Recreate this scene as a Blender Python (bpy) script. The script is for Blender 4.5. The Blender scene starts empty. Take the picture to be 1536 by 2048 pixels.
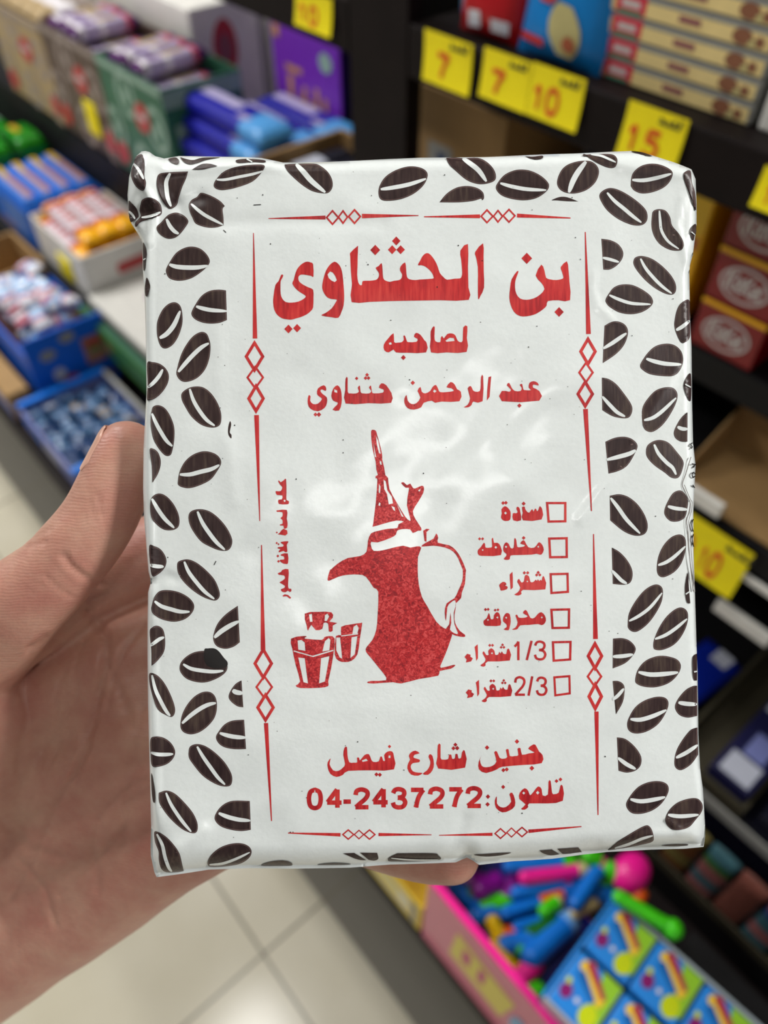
import bpy, bmesh, math, random
import numpy as np
from mathutils import Vector, Matrix
from mathutils.geometry import tessellate_polygon
random.seed(7); rng = np.random.RandomState(11)
SC = bpy.context.scene; COL = SC.collection

# ------------------------------------------------------------------ camera
F = 1540.0; H = 1.35
U = np.array([-0.65115155, -0.56249711, 0.50950825])     # shelf direction seen from the lens
DN = np.array([0.0, 0.67141769, 0.74107913])             # straight down seen from the lens
V = np.cross(DN, U); V /= np.linalg.norm(V)
CR = Vector((-U[0], V[0], -DN[0])); CD = Vector((-U[1], V[1], -DN[1])); CF = Vector((-U[2], V[2], -DN[2]))
EYE = Vector((0, 0, H))
cam = bpy.data.cameras.new('camera'); camo = bpy.data.objects.new('camera', cam); COL.objects.link(camo)
camo.matrix_world = Matrix(((CR.x, -CD.x, -CF.x, 0), (CR.y, -CD.y, -CF.y, 0), (CR.z, -CD.z, -CF.z, H), (0, 0, 0, 1)))
cam.sensor_fit = 'VERTICAL'; cam.sensor_height = 32.0; cam.lens = F / 2048 * 32.0
cam.clip_start = 0.01; cam.clip_end = 50
cam.dof.use_dof = True; cam.dof.focus_distance = 0.168; cam.dof.aperture_fstop = 8.8
SC.camera = camo

# ------------------------------------------------------------------ world, lamps, exposure
SC.view_settings.view_transform = 'Standard'; SC.view_settings.look = 'None'
SC.view_settings.exposure = 0.07; SC.view_settings.gamma = 1.0; SC.view_settings.use_curve_mapping = False
W = bpy.data.worlds.new('shop_air'); SC.world = W; W.use_nodes = True
W.node_tree.nodes['Background'].inputs[0].default_value = (0.95, 0.97, 1.0, 1)
W.node_tree.nodes['Background'].inputs[1].default_value = 0.14
CEIL = 2.9
LAMPS = [  # x, y, length x, width y, watts
    (1.50, 1.50, 1.2, 0.45, 96), (-2.3, 0.35, 1.2, 0.30, 40), (-2.9, -1.0, 1.2, 0.30, 56), (-0.80, -0.09, 0.30, 0.30, 6.5), (1.02, -0.86, 0.18, 0.9, 6),
]
def area(name, loc, sx, sy, watts, rot=(0, 0, 0), col=(1, 0.985, 0.96)):
    l = bpy.data.lights.new(name, 'AREA'); l.shape = 'RECTANGLE'; l.size = sx; l.size_y = sy; l.energy = watts; l.color = col
    o = bpy.data.objects.new(name, l); o.location = loc; o.rotation_euler = rot; COL.objects.link(o); return o
for i, (x, y, sx, sy, w) in enumerate(LAMPS):
    area('ceiling_lamp_light', (x, y, CEIL - 0.075), sx, sy, w)

# ------------------------------------------------------------------ projections from the photograph onto planes of the place
def ray(x, y):
    a, b = (x - 768) / F, (y - 1024) / F
    return CR * a + CD * b + CF
def PZ(x, y, z):
    r = ray(x, y); t = (z - H) / r.z; return Vector((r.x * t, r.y * t, z))
def PY(x, y, Y):
    r = ray(x, y); t = Y / r.y; return Vector((r.x * t, Y, H + r.z * t))

# ------------------------------------------------------------------ materials
def s2l(c): return c / 12.92 if c <= 0.04045 else ((c + 0.055) / 1.055) ** 2.4
def rgb(r, g, b): return (s2l(r / 255), s2l(g / 255), s2l(b / 255), 1)
MATS = {}
def mat(name, col, rough=0.5, spec=0.5, var=0.0, scale=40, bump=0.0, bscale=200, coat=0.0, sss=0.0, metal=0.0, trans=0.0, alpha=1.0, emit=0.0):
    if name in MATS: return MATS[name]
    m = bpy.data.materials.new(name); m.use_nodes = True; nt = m.node_tree; p = nt.nodes['Principled BSDF']
    p.inputs['Base Color'].default_value = col; p.inputs['Roughness'].default_value = rough
    p.inputs['Specular IOR Level'].default_value = spec; p.inputs['Coat Weight'].default_value = coat
    p.inputs['Metallic'].default_value = metal; p.inputs['Transmission Weight'].default_value = trans
    p.inputs['Alpha'].default_value = alpha
    if emit: p.inputs['Emission Color'].default_value = col; p.inputs['Emission Strength'].default_value = emit
    if sss:
        p.inputs['Subsurface Weight'].default_value = sss; p.inputs['Subsurface Radius'].default_value = (1.0, 0.35, 0.2); p.inputs['Subsurface Scale'].default_value = 0.003
    tc = nt.nodes.new('ShaderNodeTexCoord')
    if var:
        n = nt.nodes.new('ShaderNodeTexNoise'); n.inputs['Scale'].default_value = scale; n.inputs['Detail'].default_value = 5
        nt.links.new(tc.outputs['Object'], n.inputs['Vector'])
        r = nt.nodes.new('ShaderNodeMapRange'); r.inputs[1].default_value = 0.25; r.inputs[2].default_value = 0.75
        r.inputs[3].default_value = 1 - var; r.inputs[4].default_value = 1 + var
        nt.links.new(n.outputs['Fac'], r.inputs[0])
        mx = nt.nodes.new('ShaderNodeVectorMath'); mx.operation = 'SCALE'; mx.inputs[0].default_value = col[:3]
        nt.links.new(r.outputs[0], mx.inputs['Scale']); nt.links.new(mx.outputs[0], p.inputs['Base Color'])
    if bump:
        n = nt.nodes.new('ShaderNodeTexNoise'); n.inputs['Scale'].default_value = bscale; n.inputs['Detail'].default_value = 6
        nt.links.new(tc.outputs['Object'], n.inputs['Vector'])
        b = nt.nodes.new('ShaderNodeBump'); b.inputs['Strength'].default_value = bump; b.inputs['Distance'].default_value = 0.001
        nt.links.new(n.outputs['Fac'], b.inputs['Height']); nt.links.new(b.outputs[0], p.inputs['Normal'])
    MATS[name] = m; return m
def M(name): return MATS[name]

mat('bag_paper', rgb(232, 238, 238), 0.34, 0.5, 0.02, 900, 0.05, 900, coat=0.5)
mat('bean_ink', rgb(52, 36, 36), 0.38, 0.35)
mat('bean_rim_ink', rgb(112, 88, 86), 0.36, 0.5)
mat('smudge_ink', rgb(28, 25, 26), 0.4, 0.4)
mat('red_ink', rgb(200, 42, 46), 0.38, 0.45)
mat('red_ink_dark', rgb(150, 26, 34), 0.4, 0.4, 0.2, 420)
def streaks(name, dark, mid, light):
    # brush streaks of rough printing, running up the packet
    nt = MATS[name].node_tree; p = nt.nodes['Principled BSDF']; N = nt.nodes.new; L = nt.links.new
    tc = N('ShaderNodeTexCoord'); mp = N('ShaderNodeMapping'); mp.inputs['Scale'].default_value = (1.0, 0.10, 1.0); L(tc.outputs['Object'], mp.inputs['Vector'])
    a = N('ShaderNodeTexNoise'); a.inputs['Scale'].default_value = 1500; a.inputs['Detail'].default_value = 3; L(mp.outputs[0], a.inputs['Vector'])
    b = N('ShaderNodeTexNoise'); b.inputs['Scale'].default_value = 90; b.inputs['Detail'].default_value = 4; L(tc.outputs['Object'], b.inputs['Vector'])
    m = N('ShaderNodeMix'); m.data_type = 'FLOAT'; m.inputs[0].default_value = 0.45; L(a.outputs['Fac'], m.inputs[2]); L(b.outputs['Fac'], m.inputs[3])
    cr = N('ShaderNodeValToRGB'); e = cr.color_ramp.elements; e[0].position = 0.36; e[0].color = dark; e[1].position = 0.66; e[1].color = light; k = e.new(0.5); k.color = mid
    L(m.outputs[0], cr.inputs[0]); L(cr.outputs[0], p.inputs['Base Color'])
    bp = N('ShaderNodeBump'); bp.inputs['Strength'].default_value = 0.12; bp.inputs['Distance'].default_value = 0.0003; L(a.outputs['Fac'], bp.inputs['Height']); L(bp.outputs[0], p.inputs['Normal'])
streaks('bean_ink', rgb(42, 27, 28), rgb(56, 40, 40), rgb(80, 66, 58)); streaks('red_ink', rgb(164, 24, 34), rgb(200, 42, 46), rgb(216, 66, 60))
MATS['bag_paper'].node_tree.nodes['Principled BSDF'].inputs['Coat Roughness'].default_value = 0.13
mat('red_ink_mottled', rgb(196, 40, 46), 0.4, 0.45); streaks('red_ink_mottled', rgb(140, 18, 30), rgb(192, 36, 42), rgb(222, 84, 84))
for nd in MATS['red_ink_mottled'].node_tree.nodes:
    if nd.type == 'MAPPING': nd.inputs['Scale'].default_value = (1, 1, 1)
    if nd.type == 'TEX_NOISE' and nd.inputs['Scale'].default_value > 1000: nd.inputs['Scale'].default_value = 1150; nd.inputs['Distortion'].default_value = 1.5
    if nd.type == 'MIX': nd.inputs[0].default_value = 0.15
mat('seam_grey', rgb(120, 112, 108), 0.5, 0.4)

# ------------------------------------------------------------------ object helpers
def tag(o, label=None, cat=None, group=None, kind=None):
    if label: o['label'] = label
    if cat: o['category'] = cat
    if group: o['group'] = group
    if kind: o['kind'] = kind
    return o
def empty(name, loc=(0, 0, 0), rz=0.0):
    o = bpy.data.objects.new(name, None); o.empty_display_size = 0.02; o.location = loc; o.rotation_euler = (0, 0, rz); COL.objects.link(o); return o
def link_mesh(name, verts, faces, mats, midx=None, parent=None, smooth=False, loc=None):
    me = bpy.data.meshes.new(name); me.from_pydata([tuple(v) for v in verts], [], faces)
    for m in mats: me.materials.append(MATS[m] if isinstance(m, str) else m)
    if midx is not None: me.polygons.foreach_set('material_index', midx)
    if smooth: me.polygons.foreach_set('use_smooth', [True] * len(faces))
    me.update()
    o = bpy.data.objects.new(name, me); COL.objects.link(o)
    if parent is not None: o.parent = parent
    if loc is not None: o.location = loc
    return o
class MB:
    """collects shapes of one mesh object"""
    def __init__(s): s.v = []; s.f = []; s.m = []; s.mats = []
    def mi(s, m):
        if m not in s.mats: s.mats.append(m)
        return s.mats.index(m)
    def add(s, vs, fs, m):
        k = len(s.v); s.v += [Vector(v) for v in vs]; i = s.mi(m)
        for f in fs: s.f.append([k + a for a in f]); s.m.append(i)
        return s
    def box(s, x0, x1, y0, y1, z0, z1, m, bev=0.0):
        if bev:
            bm = bmesh.new(); bmesh.ops.create_cube(bm, size=1)
            for v in bm.verts: v.co = Vector(((x0 + x1) / 2 + v.co.x * (x1 - x0), (y0 + y1) / 2 + v.co.y * (y1 - y0), (z0 + z1) / 2 + v.co.z * (z1 - z0)))
            bmesh.ops.bevel(bm, geom=bm.edges[:], offset=bev, segments=2, affect='EDGES', profile=0.5)
            bm.verts.index_update(); s.add([v.co.copy() for v in bm.verts], [[v.index for v in f.verts] for f in bm.faces], m); bm.free(); return s
        return s.add([(x0, y0, z0), (x1, y0, z0), (x1, y1, z0), (x0, y1, z0), (x0, y0, z1), (x1, y0, z1), (x1, y1, z1), (x0, y1, z1)],
                     [(0, 3, 2, 1), (4, 5, 6, 7), (0, 1, 5, 4), (1, 2, 6, 5), (2, 3, 7, 6), (3, 0, 4, 7)], m)
    def poly(s, pts, m): return s.add(pts, [list(range(len(pts)))], m)
    def face(s, o, ex, ey, shapes, lift=0.0004):
        """flat print on a face: o corner, ex / ey edge vectors, shapes = (material, [(u,v)...])"""
        o, ex, ey = Vector(o), Vector(ex), Vector(ey); n = ex.cross(ey).normalized()
        for k, (m, pts) in enumerate(shapes):
            s.poly([o + ex * min(1, max(0, a)) + ey * min(1, max(0, b)) + n * (lift * (1 + 0.25 * k)) for a, b in pts], m)
        return s
    def tube(s, p0, p1, r0, r1, m, seg=10, cap=True):
        p0, p1 = Vector(p0), Vector(p1); d = (p1 - p0).normalized(); a = d.orthogonal().normalized(); b = d.cross(a); vs = []
        for p, r in ((p0, r0), (p1, r1)):
            for i in range(seg): t = 2 * math.pi * i / seg; vs.append(p + a * (r * math.cos(t)) + b * (r * math.sin(t)))
        fs = [(i, (i + 1) % seg, seg + (i + 1) % seg, seg + i) for i in range(seg)]
        if cap: fs += [list(range(seg))[::-1], list(range(seg, 2 * seg))]
        return s.add(vs, fs, m)
    def ball(s, c, rx, ry, rz, m, seg=12, rings=8):
        c = Vector(c); vs = [c + Vector((0, 0, rz))]
        for j in range(1, rings):
            a = math.pi * j / rings
            for i in range(seg): t = 2 * math.pi * i / seg; vs.append(c + Vector((rx * math.sin(a) * math.cos(t), ry * math.sin(a) * math.sin(t), rz * math.cos(a))))
        vs.append(c - Vector((0, 0, rz))); fs = [(0, 1 + i, 1 + (i + 1) % seg) for i in range(seg)]
        for j in range(rings - 2):
            for i in range(seg): k = 1 + j * seg; n = (i + 1) % seg; fs.append((k + i, k + seg + i, k + seg + n, k + n))
        k = 1 + (rings - 2) * seg; fs += [(k + i, len(vs) - 1, k + (i + 1) % seg) for i in range(seg)]
        return s.add(vs, fs, m)
    def build(s, name, parent=None, loc=None, smooth=False, rz=0.0):
        o = link_mesh(name, s.v, s.f, s.mats, s.m, parent, smooth, loc)
        if rz: o.rotation_euler.z = rz
        return o
def ell(cx, cy, a, b, n=20, rot=0.0):
    return [(cx + a * math.cos(t) * math.cos(rot) - b * math.sin(t) * math.sin(rot), cy + a * math.cos(t) * math.sin(rot) + b * math.sin(t) * math.cos(rot)) for t in [2 * math.pi * i / n for i in range(n)]]
def rect(x0, y0, x1, y1): return [(x0, y0), (x1, y0), (x1, y1), (x0, y1)]
def copy_tree(o, parent=None):
    c = o.copy(); COL.objects.link(c)
    if parent is not None: c.parent = parent
    for ch in o.children: copy_tree(ch, c)
    return c

# ================================================================== THE SETTING
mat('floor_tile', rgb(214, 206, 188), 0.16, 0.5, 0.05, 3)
mat('ceiling_white', rgb(225, 225, 220), 0.8, 0.2)
mat('wall_paint', rgb(205, 200, 190), 0.8, 0.2)
mat('shelf_dark', rgb(24, 17, 17), 0.6, 0.15, 0.25, 30)
mat('shelf_black', rgb(14, 13, 16), 0.6, 0.3)
mat('lamp_frame', rgb(225, 225, 225), 0.5, 0.3)
def floor_material():
    m = MATS['floor_tile']; nt = m.node_tree; p = nt.nodes['Principled BSDF']; N = nt.nodes.new; L = nt.links.new
    tc = N('ShaderNodeTexCoord'); sp = N('ShaderNodeSeparateXYZ'); L(tc.outputs['Object'], sp.inputs[0])
    def math_(op, a, b=None, c=None):
        n = N('ShaderNodeMath'); n.operation = op
        for i, x in enumerate((a, b, c)):
            if x is None: continue
            if isinstance(x, (int, float)): n.inputs[i].default_value = x
            else: L(x, n.inputs[i])
        return n.outputs[0]
    def joint(sock, origin, size, w):
        a = math_('SUBTRACT', sock, origin); b = math_('DIVIDE', a, size); f = math_('FRACT', b)
        d = math_('ABSOLUTE', math_('SUBTRACT', f, 0.5)); return math_('GREATER_THAN', d, 0.5 - w / size / 2)
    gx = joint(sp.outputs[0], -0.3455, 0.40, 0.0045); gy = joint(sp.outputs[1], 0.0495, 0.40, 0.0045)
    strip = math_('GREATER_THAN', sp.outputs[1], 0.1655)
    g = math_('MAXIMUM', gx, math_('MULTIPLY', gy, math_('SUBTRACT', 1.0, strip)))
    no = N('ShaderNodeTexNoise'); no.inputs['Scale'].default_value = 5; no.inputs['Detail'].default_value = 6; L(tc.outputs['Object'], no.inputs['Vector'])
    cr = N('ShaderNodeValToRGB'); cr.color_ramp.elements[0].position = 0.35; cr.color_ramp.elements[0].color = rgb(200, 193, 172); cr.color_ramp.elements[1].position = 0.7; cr.color_ramp.elements[1].color = rgb(210, 204, 186); L(no.outputs['Fac'], cr.inputs[0])
    def mix(f, a, b):
        n = N('ShaderNodeMix'); n.data_type = 'RGBA'; L(f, n.inputs[0])
        for s, x in ((n.inputs[6], a), (n.inputs[7], b)):
            if isinstance(x, tuple): s.default_value = x
            else: L(x, s)
        return n.outputs[2]
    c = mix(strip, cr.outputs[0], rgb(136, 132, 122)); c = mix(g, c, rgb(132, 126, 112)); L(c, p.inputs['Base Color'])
    b = N('ShaderNodeBump'); b.inputs['Strength'].default_value = 0.3; b.inputs['Distance'].default_value = 0.001; b.invert = True; L(g, b.inputs['Height']); L(b.outputs[0], p.inputs['Normal'])
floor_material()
def struct(name, mb, **k): o = mb.build(name, **k); o['kind'] = 'structure'; return o
struct('floor', MB().box(-6, 3, -3, 2.2, -0.1, 0.0, 'floor_tile'))
struct('ceiling', MB().box(-6, 3, -3, 2.2, CEIL, CEIL + 0.1, 'ceiling_white'))
struct('wall_back', MB().box(-6, 3, 2.1, 2.2, 0, CEIL, 'wall_paint'))
for i, (x, y, sx, sy, w) in enumerate(LAMPS):
    mb = MB(); a, b = sx / 2, sy / 2; t = 0.03; z0, z1 = CEIL - 0.08, CEIL - 0.002
    mb.box(x - a - t, x + a + t, y - b - t, y - b, z0, z1, 'lamp_frame'); mb.box(x - a - t, x + a + t, y + b, y + b + t, z0, z1, 'lamp_frame')
    mb.box(x - a - t, x - a, y - b, y + b, z0, z1, 'lamp_frame'); mb.box(x + a, x + a + t, y - b, y + b, z0, z1, 'lamp_frame')
    tag(mb.build('ceiling_lamp'), 'long white-framed ceiling lamp panel over the shop aisle', 'lamp', 'ceiling lamps over the aisle')

# shelf unit (one dark gondola: deck, steps, post and boards)
DECK = 0.40; STEP1 = 0.53; STEP2 = 0.70; SA = 1.145; SB = 0.958; SCz = 0.855
def shelf(name, label, cat, mb):
    l = Vector(((min(v.x for v in mb.v) + max(v.x for v in mb.v)) / 2, min(v.y for v in mb.v), min(v.z for v in mb.v))); mb.v = [v - l for v in mb.v]
    return tag(mb.build(name, loc=l), label, cat)
shelf('shelf_plinth', 'black plinth under the low front deck, in deep shade', 'shelf', MB().box(-3.2, 0.9, 0.42, 1.49, 0.0, 0.368, 'shelf_black'))
shelf('shelf_deck', 'dark low deck along the floor strip carrying the front boxes of sweets', 'shelf', MB().box(-3.2, 0.9, 0.178, 1.49, 0.368, DECK, 'shelf_dark', .002))
shelf('shelf_step', 'black first step behind the candy boxes, carrying the orange bars', 'shelf', MB().box(-3.2, -0.66, 0.40, 1.49, DECK, STEP1, 'shelf_black'))
shelf('shelf_step', 'black second step carrying the green patterned box and the blue bars', 'shelf', MB().box(-3.2, -0.66, 0.582, 1.49, STEP1, STEP2, 'shelf_black'))
shelf('shelf_post', 'dark brown upright post left of the first yellow price label', 'post', MB().box(-0.632, -0.552, 0.50, 0.516, DECK, 1.72, 'shelf_dark'))
shelf('shelf_side_panel', 'black side panel behind the dark post', 'panel', MB().box(-0.655, -0.634, 0.585, 1.49, DECK, 1.72, 'shelf_black'))
shelf('shelf_board', 'dark brown top board carrying snack bags and biscuit boxes', 'shelf', MB().box(-0.551, 0.9, 0.50, 0.799, SA - 0.042, SA, 'shelf_dark', 0.002))
shelf('shelf_board', 'dark board end left of the post, above the purple box', 'shelf', MB().box(-3.2, -0.634, 0.50, 0.53, SA - 0.042, SA, 'shelf_dark'))
shelf('shelf_board', 'black second board under the red wafer boxes and brown carton', 'shelf', MB().box(-0.551, 0.9, 0.556, 0.799, SB - 0.03, SB, 'shelf_black', 0.002))
shelf('shelf_board', 'black third board under the empty cardboard tray', 'shelf', MB().box(-0.551, 0.9, 0.505, 0.799, SCz - 0.032, SCz - 0.002, 'shelf_black', 0.002))
shelf('shelf_back_panel', 'black back panel behind the three boards', 'panel', MB().box(-0.551, 0.9, 0.80, 0.82, DECK, 1.72, 'shelf_black'))
shelf('shelf_back_panel', 'black back panel of the stepped display on the left', 'panel', MB().box(-3.2, -0.66, 1.5, 1.54, 0, 1.72, 'shelf_black'))
shelf('shelf_riser', 'black low riser under the navy chocolate boxes', 'shelf', MB().box(-0.5, 0.9, 0.521, 0.799, DECK, 0.57, 'shelf_black'))

# ================================================================== THE COFFEE PACKET (held 17 cm from the lens, facing it)
OUT = [(283,303),(291,302),(299,304),(310,312),(328,317),(341,315),(358,312),(414,313),(487,314),(523,316),(566,325),(600,325),(653,324),(719,321),(780,318),(840,315.5),(905,315),(973,314),(1083,309),(1150,307),(1220,303.5),(1262,302),(1285,305),(1308,312),(1349,325),(1377,336),(1383,339),(1391,358),(1393,405),(1393,449),(1390,476),(1386,507),(1380,530),(1378.5,546),(1380,634),(1383,693),(1384,798),(1386,886),(1391,930),(1389,974),(1386.5,1024),(1387,1103),(1390,1191),(1392.6,1279),(1395,1341),(1396.7,1470),(1400,1535),(1405.7,1578),(1410,1649),(1408,1672),(1403.5,1690),(1365,1694),(1300,1696),(1214,1701),(1163,1706),(1103,1714),(1024,1719),(957,1726),(945,1718),(933,1712),(920,1717),(911,1721),(860,1723),(781,1725),(702,1731),(584,1733),(505,1732),(419,1735),(367,1743),(316,1750),(311,1739),(304,1707),(302,1642),(298.6,1513),(296,1406),(295,1320),(295,1253),(296,1185),(302,1162),(297,1144),(294,1108),(288,1035),(286,975),(287,895),(290,840),(293,786),(292,695),(291,657),(289,592),(285.5,537),(284.6,486),(277,469.5),(263,447.6),(257,427.6),(255,390),(258,355),(264.6,331),(273.7,311)]
OA = np.array(OUT, float); OB = np.roll(OA, -1, axis=0)
def edge_dist(P):
    d = np.full(len(P), 1e9)
    for a, b in zip(OA, OB):
        ab = b - a; t = np.clip(((P - a) @ ab) / (ab @ ab), 0, 1); q = P - (a + t[:, None] * ab); d = np.minimum(d, np.hypot(q[:, 0], q[:, 1]))
    return d
NT = rng.rand(64, 64)
def vnoise(P, s, off=0):
    q = P / s + off; i = np.floor(q).astype(int); f = q - i; f = f * f * (3 - 2 * f); g = lambda a, b: NT[(i[:, 0] + a) % 64, (i[:, 1] + b) % 64]
    return (g(0, 0) * (1 - f[:, 0]) + g(1, 0) * f[:, 0]) * (1 - f[:, 1]) + (g(0, 1) * (1 - f[:, 0]) + g(1, 1) * f[:, 0]) * f[:, 1] - 0.5
def sst(a, b, x): t = np.clip((x - a) / (b - a), 0, 1); return t * t * (3 - 2 * t)
CREASE = [  # polyline (photo frame), height in mm towards the lens, half width px
    ([(1187,545),(1184,580),(1194,612),(1226,640)], 0.30, 7), ([(1350,735),(1338,765),(1290,845),(1225,955),(1160,1040)], 0.35, 9),
    ([(1365,395),(1352,450),(1366,495),(1378,540)], 0.35, 6), ([(330,442),(420,448),(560,442),(760,446)], -0.30, 16),
    ([(273,352),(291,378),(312,420),(303,455),(297,485)], 0.9, 7), ([(335,345),(380,341),(480,328),(560,332)], 0.5, 9),
    ([(296,486),(297,600),(295,760),(301,960),(303,1180),(308,1400),(314,1560),(318,1690)], 0.35, 6),
    ([(275,430),(300,425),(330,418),(400,395)], -0.55, 14), ([(315,345),(345,395),(360,420)], -0.5, 12), ([(360,1695),(385,1680),(408,1660)], 0.45, 14),
    ([(905,1700),(915,1675),(928,1640)], -0.4, 14), ([(300,1165),(330,1150),(352,1158)], -0.45, 10), ([(560,990),(525,1030),(500,1080)], 0.08, 5),
    ([(1210,1690),(1300,1672),(1400,1668)], 0.45, 9), ([(1335,1640),(1362,1662),(1390,1650)], 0.4, 6), ([(870,560),(830,650),(790,760)], 0.22, 40),
    ([(1010,960),(940,1060),(880,1190)], 0.2, 45), ([(1130,600),(960,640),(800,640)], -0.2, 40), ([(1180,760),(1060,800),(980,880)], 0.2, 30),
    ([(300,1310),(305,1255)], -0.3, 8), ([(1240,330),(1330,350),(1378,342)], 0.4, 12), ([(560,1600),(470,1640),(400,1690)], 0.2, 25),
    ([(660,370),(720,600),(700,900)], 0.12, 60), ([(430,560),(440,800),(470,1000)], 0.2, 18)]
def bag_depth(P):
    """distance of the paper from the lens plane in metres, for points of the front face"""
    P = np.asarray(P, float); x, y = P[:, 0], P[:, 1]
    bx = np.clip(1 - ((x - 838) / 560) ** 4, 0, 1); by = np.clip(1 - ((y - 1025) / 715) ** 4, 0, 1)
    z = 168.6 - 2.2 * bx * by + 1.2 * (y - 1025) / 700
    d = edge_dist(P)
    r = 11 + 34 * sst(1590, 1700, y) + 13 * sst(390, 340, y) * 0 + 10 * sst(400, 330, y); R = 2.3 + 2.9 * sst(1590, 1700, y) + 1.0 * sst(400, 330, y)
    t = np.clip(d / r, 0, 1); z += R * (1 - np.sqrt(np.clip(1 - (1 - t) ** 2, 0, 1)))
    soft = sst(0, 60, d) * 0.8 + 0.2
    z += soft * (0.75 * vnoise(P, 170, 3.3) + 0.42 * vnoise(P, 75, 9.1) + 0.09 * vnoise(P, 32, 17.7))
    z += soft * 0.22 * np.abs(vnoise(P @ np.array([[0.8, 0.6], [-0.6, 0.8]]), 120, 21.0))
    for pl, h, w in CREASE:
        dd = np.full(len(P), 1e9)
        for a, b in zip(pl[:-1], pl[1:]):
            a, b = np.array(a, float), np.array(b, float); ab = b - a; tt = np.clip(((P - a) @ ab) / (ab @ ab), 0, 1); q = P - (a + tt[:, None] * ab); dd = np.minimum(dd, np.hypot(q[:, 0], q[:, 1]))
        z -= h * np.exp(-(dd / w) ** 2)
    z -= 2.0 * np.exp(-((x - 290) / 42) ** 2 - ((y - 372) / 62) ** 2)
    return z / 1000.0
def bag_pts(P, lift=0.0):
    """lens-frame coordinates (x right, y up, z towards the lens)"""
    P = np.asarray(P, float); d = bag_depth(P) - lift
    return np.stack([(P[:, 0] - 768) / F * d, -(P[:, 1] - 1024) / F * d, -d], 1)
def clip_half(poly, ax, val, keep_less):
    out = []
    for i in range(len(poly)):
        a, b = poly[i], poly[(i + 1) % len(poly)]; da, db = a[ax] - val, b[ax] - val
        if keep_less: da, db = -da, -db
        if da >= 0: out.append(a)
        if (da > 0 and db < 0) or (da < 0 and db > 0):
            t = da / (da - db); out.append((a[0] + (b[0] - a[0]) * t, a[1] + (b[1] - a[1]) * t) if True else None)
    return out
class Sheet:
    """flat pieces in the photo frame, cut into small cells so that they can follow the paper"""
    def __init__(s): s.v = []; s.k = {}; s.f = []; s.m = []; s.lift = []
    def vert(s, p, lift):
        k = (round(p[0], 2), round(p[1], 2), lift)
        if k not in s.k: s.k[k] = len(s.v); s.v.append(p); s.lift.append(lift)
        return s.k[k]
    def cell_poly(s, poly, m, lift):
        ids = []
        for p in poly:
            i = s.vert(p, lift)
            if i not in ids: ids.append(i)
        if len(ids) > 2: s.f.append(ids); s.m.append(m)
    def cut(s, poly, m, lift, cell):
        x0 = min(p[0] for p in poly); x1 = max(p[0] for p in poly)
        i = math.floor(x0 / cell)
        while i * cell < x1:
            a = clip_half(clip_half(poly, 0, i * cell, False), 0, (i + 1) * cell, True); i += 1
            if len(a) < 3: continue
            y0 = min(p[1] for p in a); y1 = max(p[1] for p in a); j = math.floor(y0 / cell)
            while j * cell < y1:
                b = clip_half(clip_half(a, 1, j * cell, False), 1, (j + 1) * cell, True); j += 1
                if len(b) > 2:
                    ar = sum(b[q][0] * b[(q + 1) % len(b)][1] - b[(q + 1) % len(b)][0] * b[q][1] for q in range(len(b)))
                    if abs(ar) > 0.05: s.cell_poly(b, m, lift)
    def shape(s, loops, m, lift, cell=7.0):
        loops = [[Vector((p[0], p[1], 0)) for p in l] for l in loops]; flat = [p for l in loops for p in l]
        for t in tessellate_polygon(loops): s.cut([(flat[i].x, flat[i].y) for i in t], m, lift, cell)
    def build(s, name, mats, parent=None):
        P = np.array(s.v); L = np.array(s.lift); L = L * (1 + 6 * np.exp(-(edge_dist(P) / 20) ** 2) + 7 * np.exp(-((P[:, 0] - 300) / 60) ** 2 - ((P[:, 1] - 390) / 75) ** 2) + 4 * np.exp(-((P[:, 0] - 1370) / 45) ** 2 - ((P[:, 1] - 1640) / 45) ** 2)); C = bag_pts(P) ; sc = 1 - L / (-C[:, 2]); C = C * sc[:, None]
        fs = []
        for f in s.f:   # face the lens
            a = sum(P[f[q]][0] * P[f[(q + 1) % len(f)]][1] - P[f[(q + 1) % len(f)]][0] * P[f[q]][1] for q in range(len(f)))
            fs.append(f[::-1] if a > 0 else f)
        return C, fs
def smooth_loop(pts, sub=5):
    """closed Catmull-Rom; a point with a third entry is a sharp corner"""
    n = len(pts); out = []
    for i in range(n):
        p0, p1, p2, p3 = pts[i - 1], pts[i], pts[(i + 1) % n], pts[(i + 2) % n]
        if len(p1) > 2 and len(p2) > 2: out.append((p1[0], p1[1])); continue
        if len(p1) > 2: p0 = p1
        if len(p2) > 2: p3 = p2
        for j in range(sub):
            t = j / sub
            out.append(tuple(0.5 * (2 * p1[k] + (p2[k] - p0[k]) * t + (2 * p0[k] - 5 * p1[k] + 4 * p2[k] - p3[k]) * t * t + (3 * p1[k] - p0[k] - 3 * p2[k] + p3[k]) * t ** 3) for k in (0, 1)))
    return out
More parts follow.
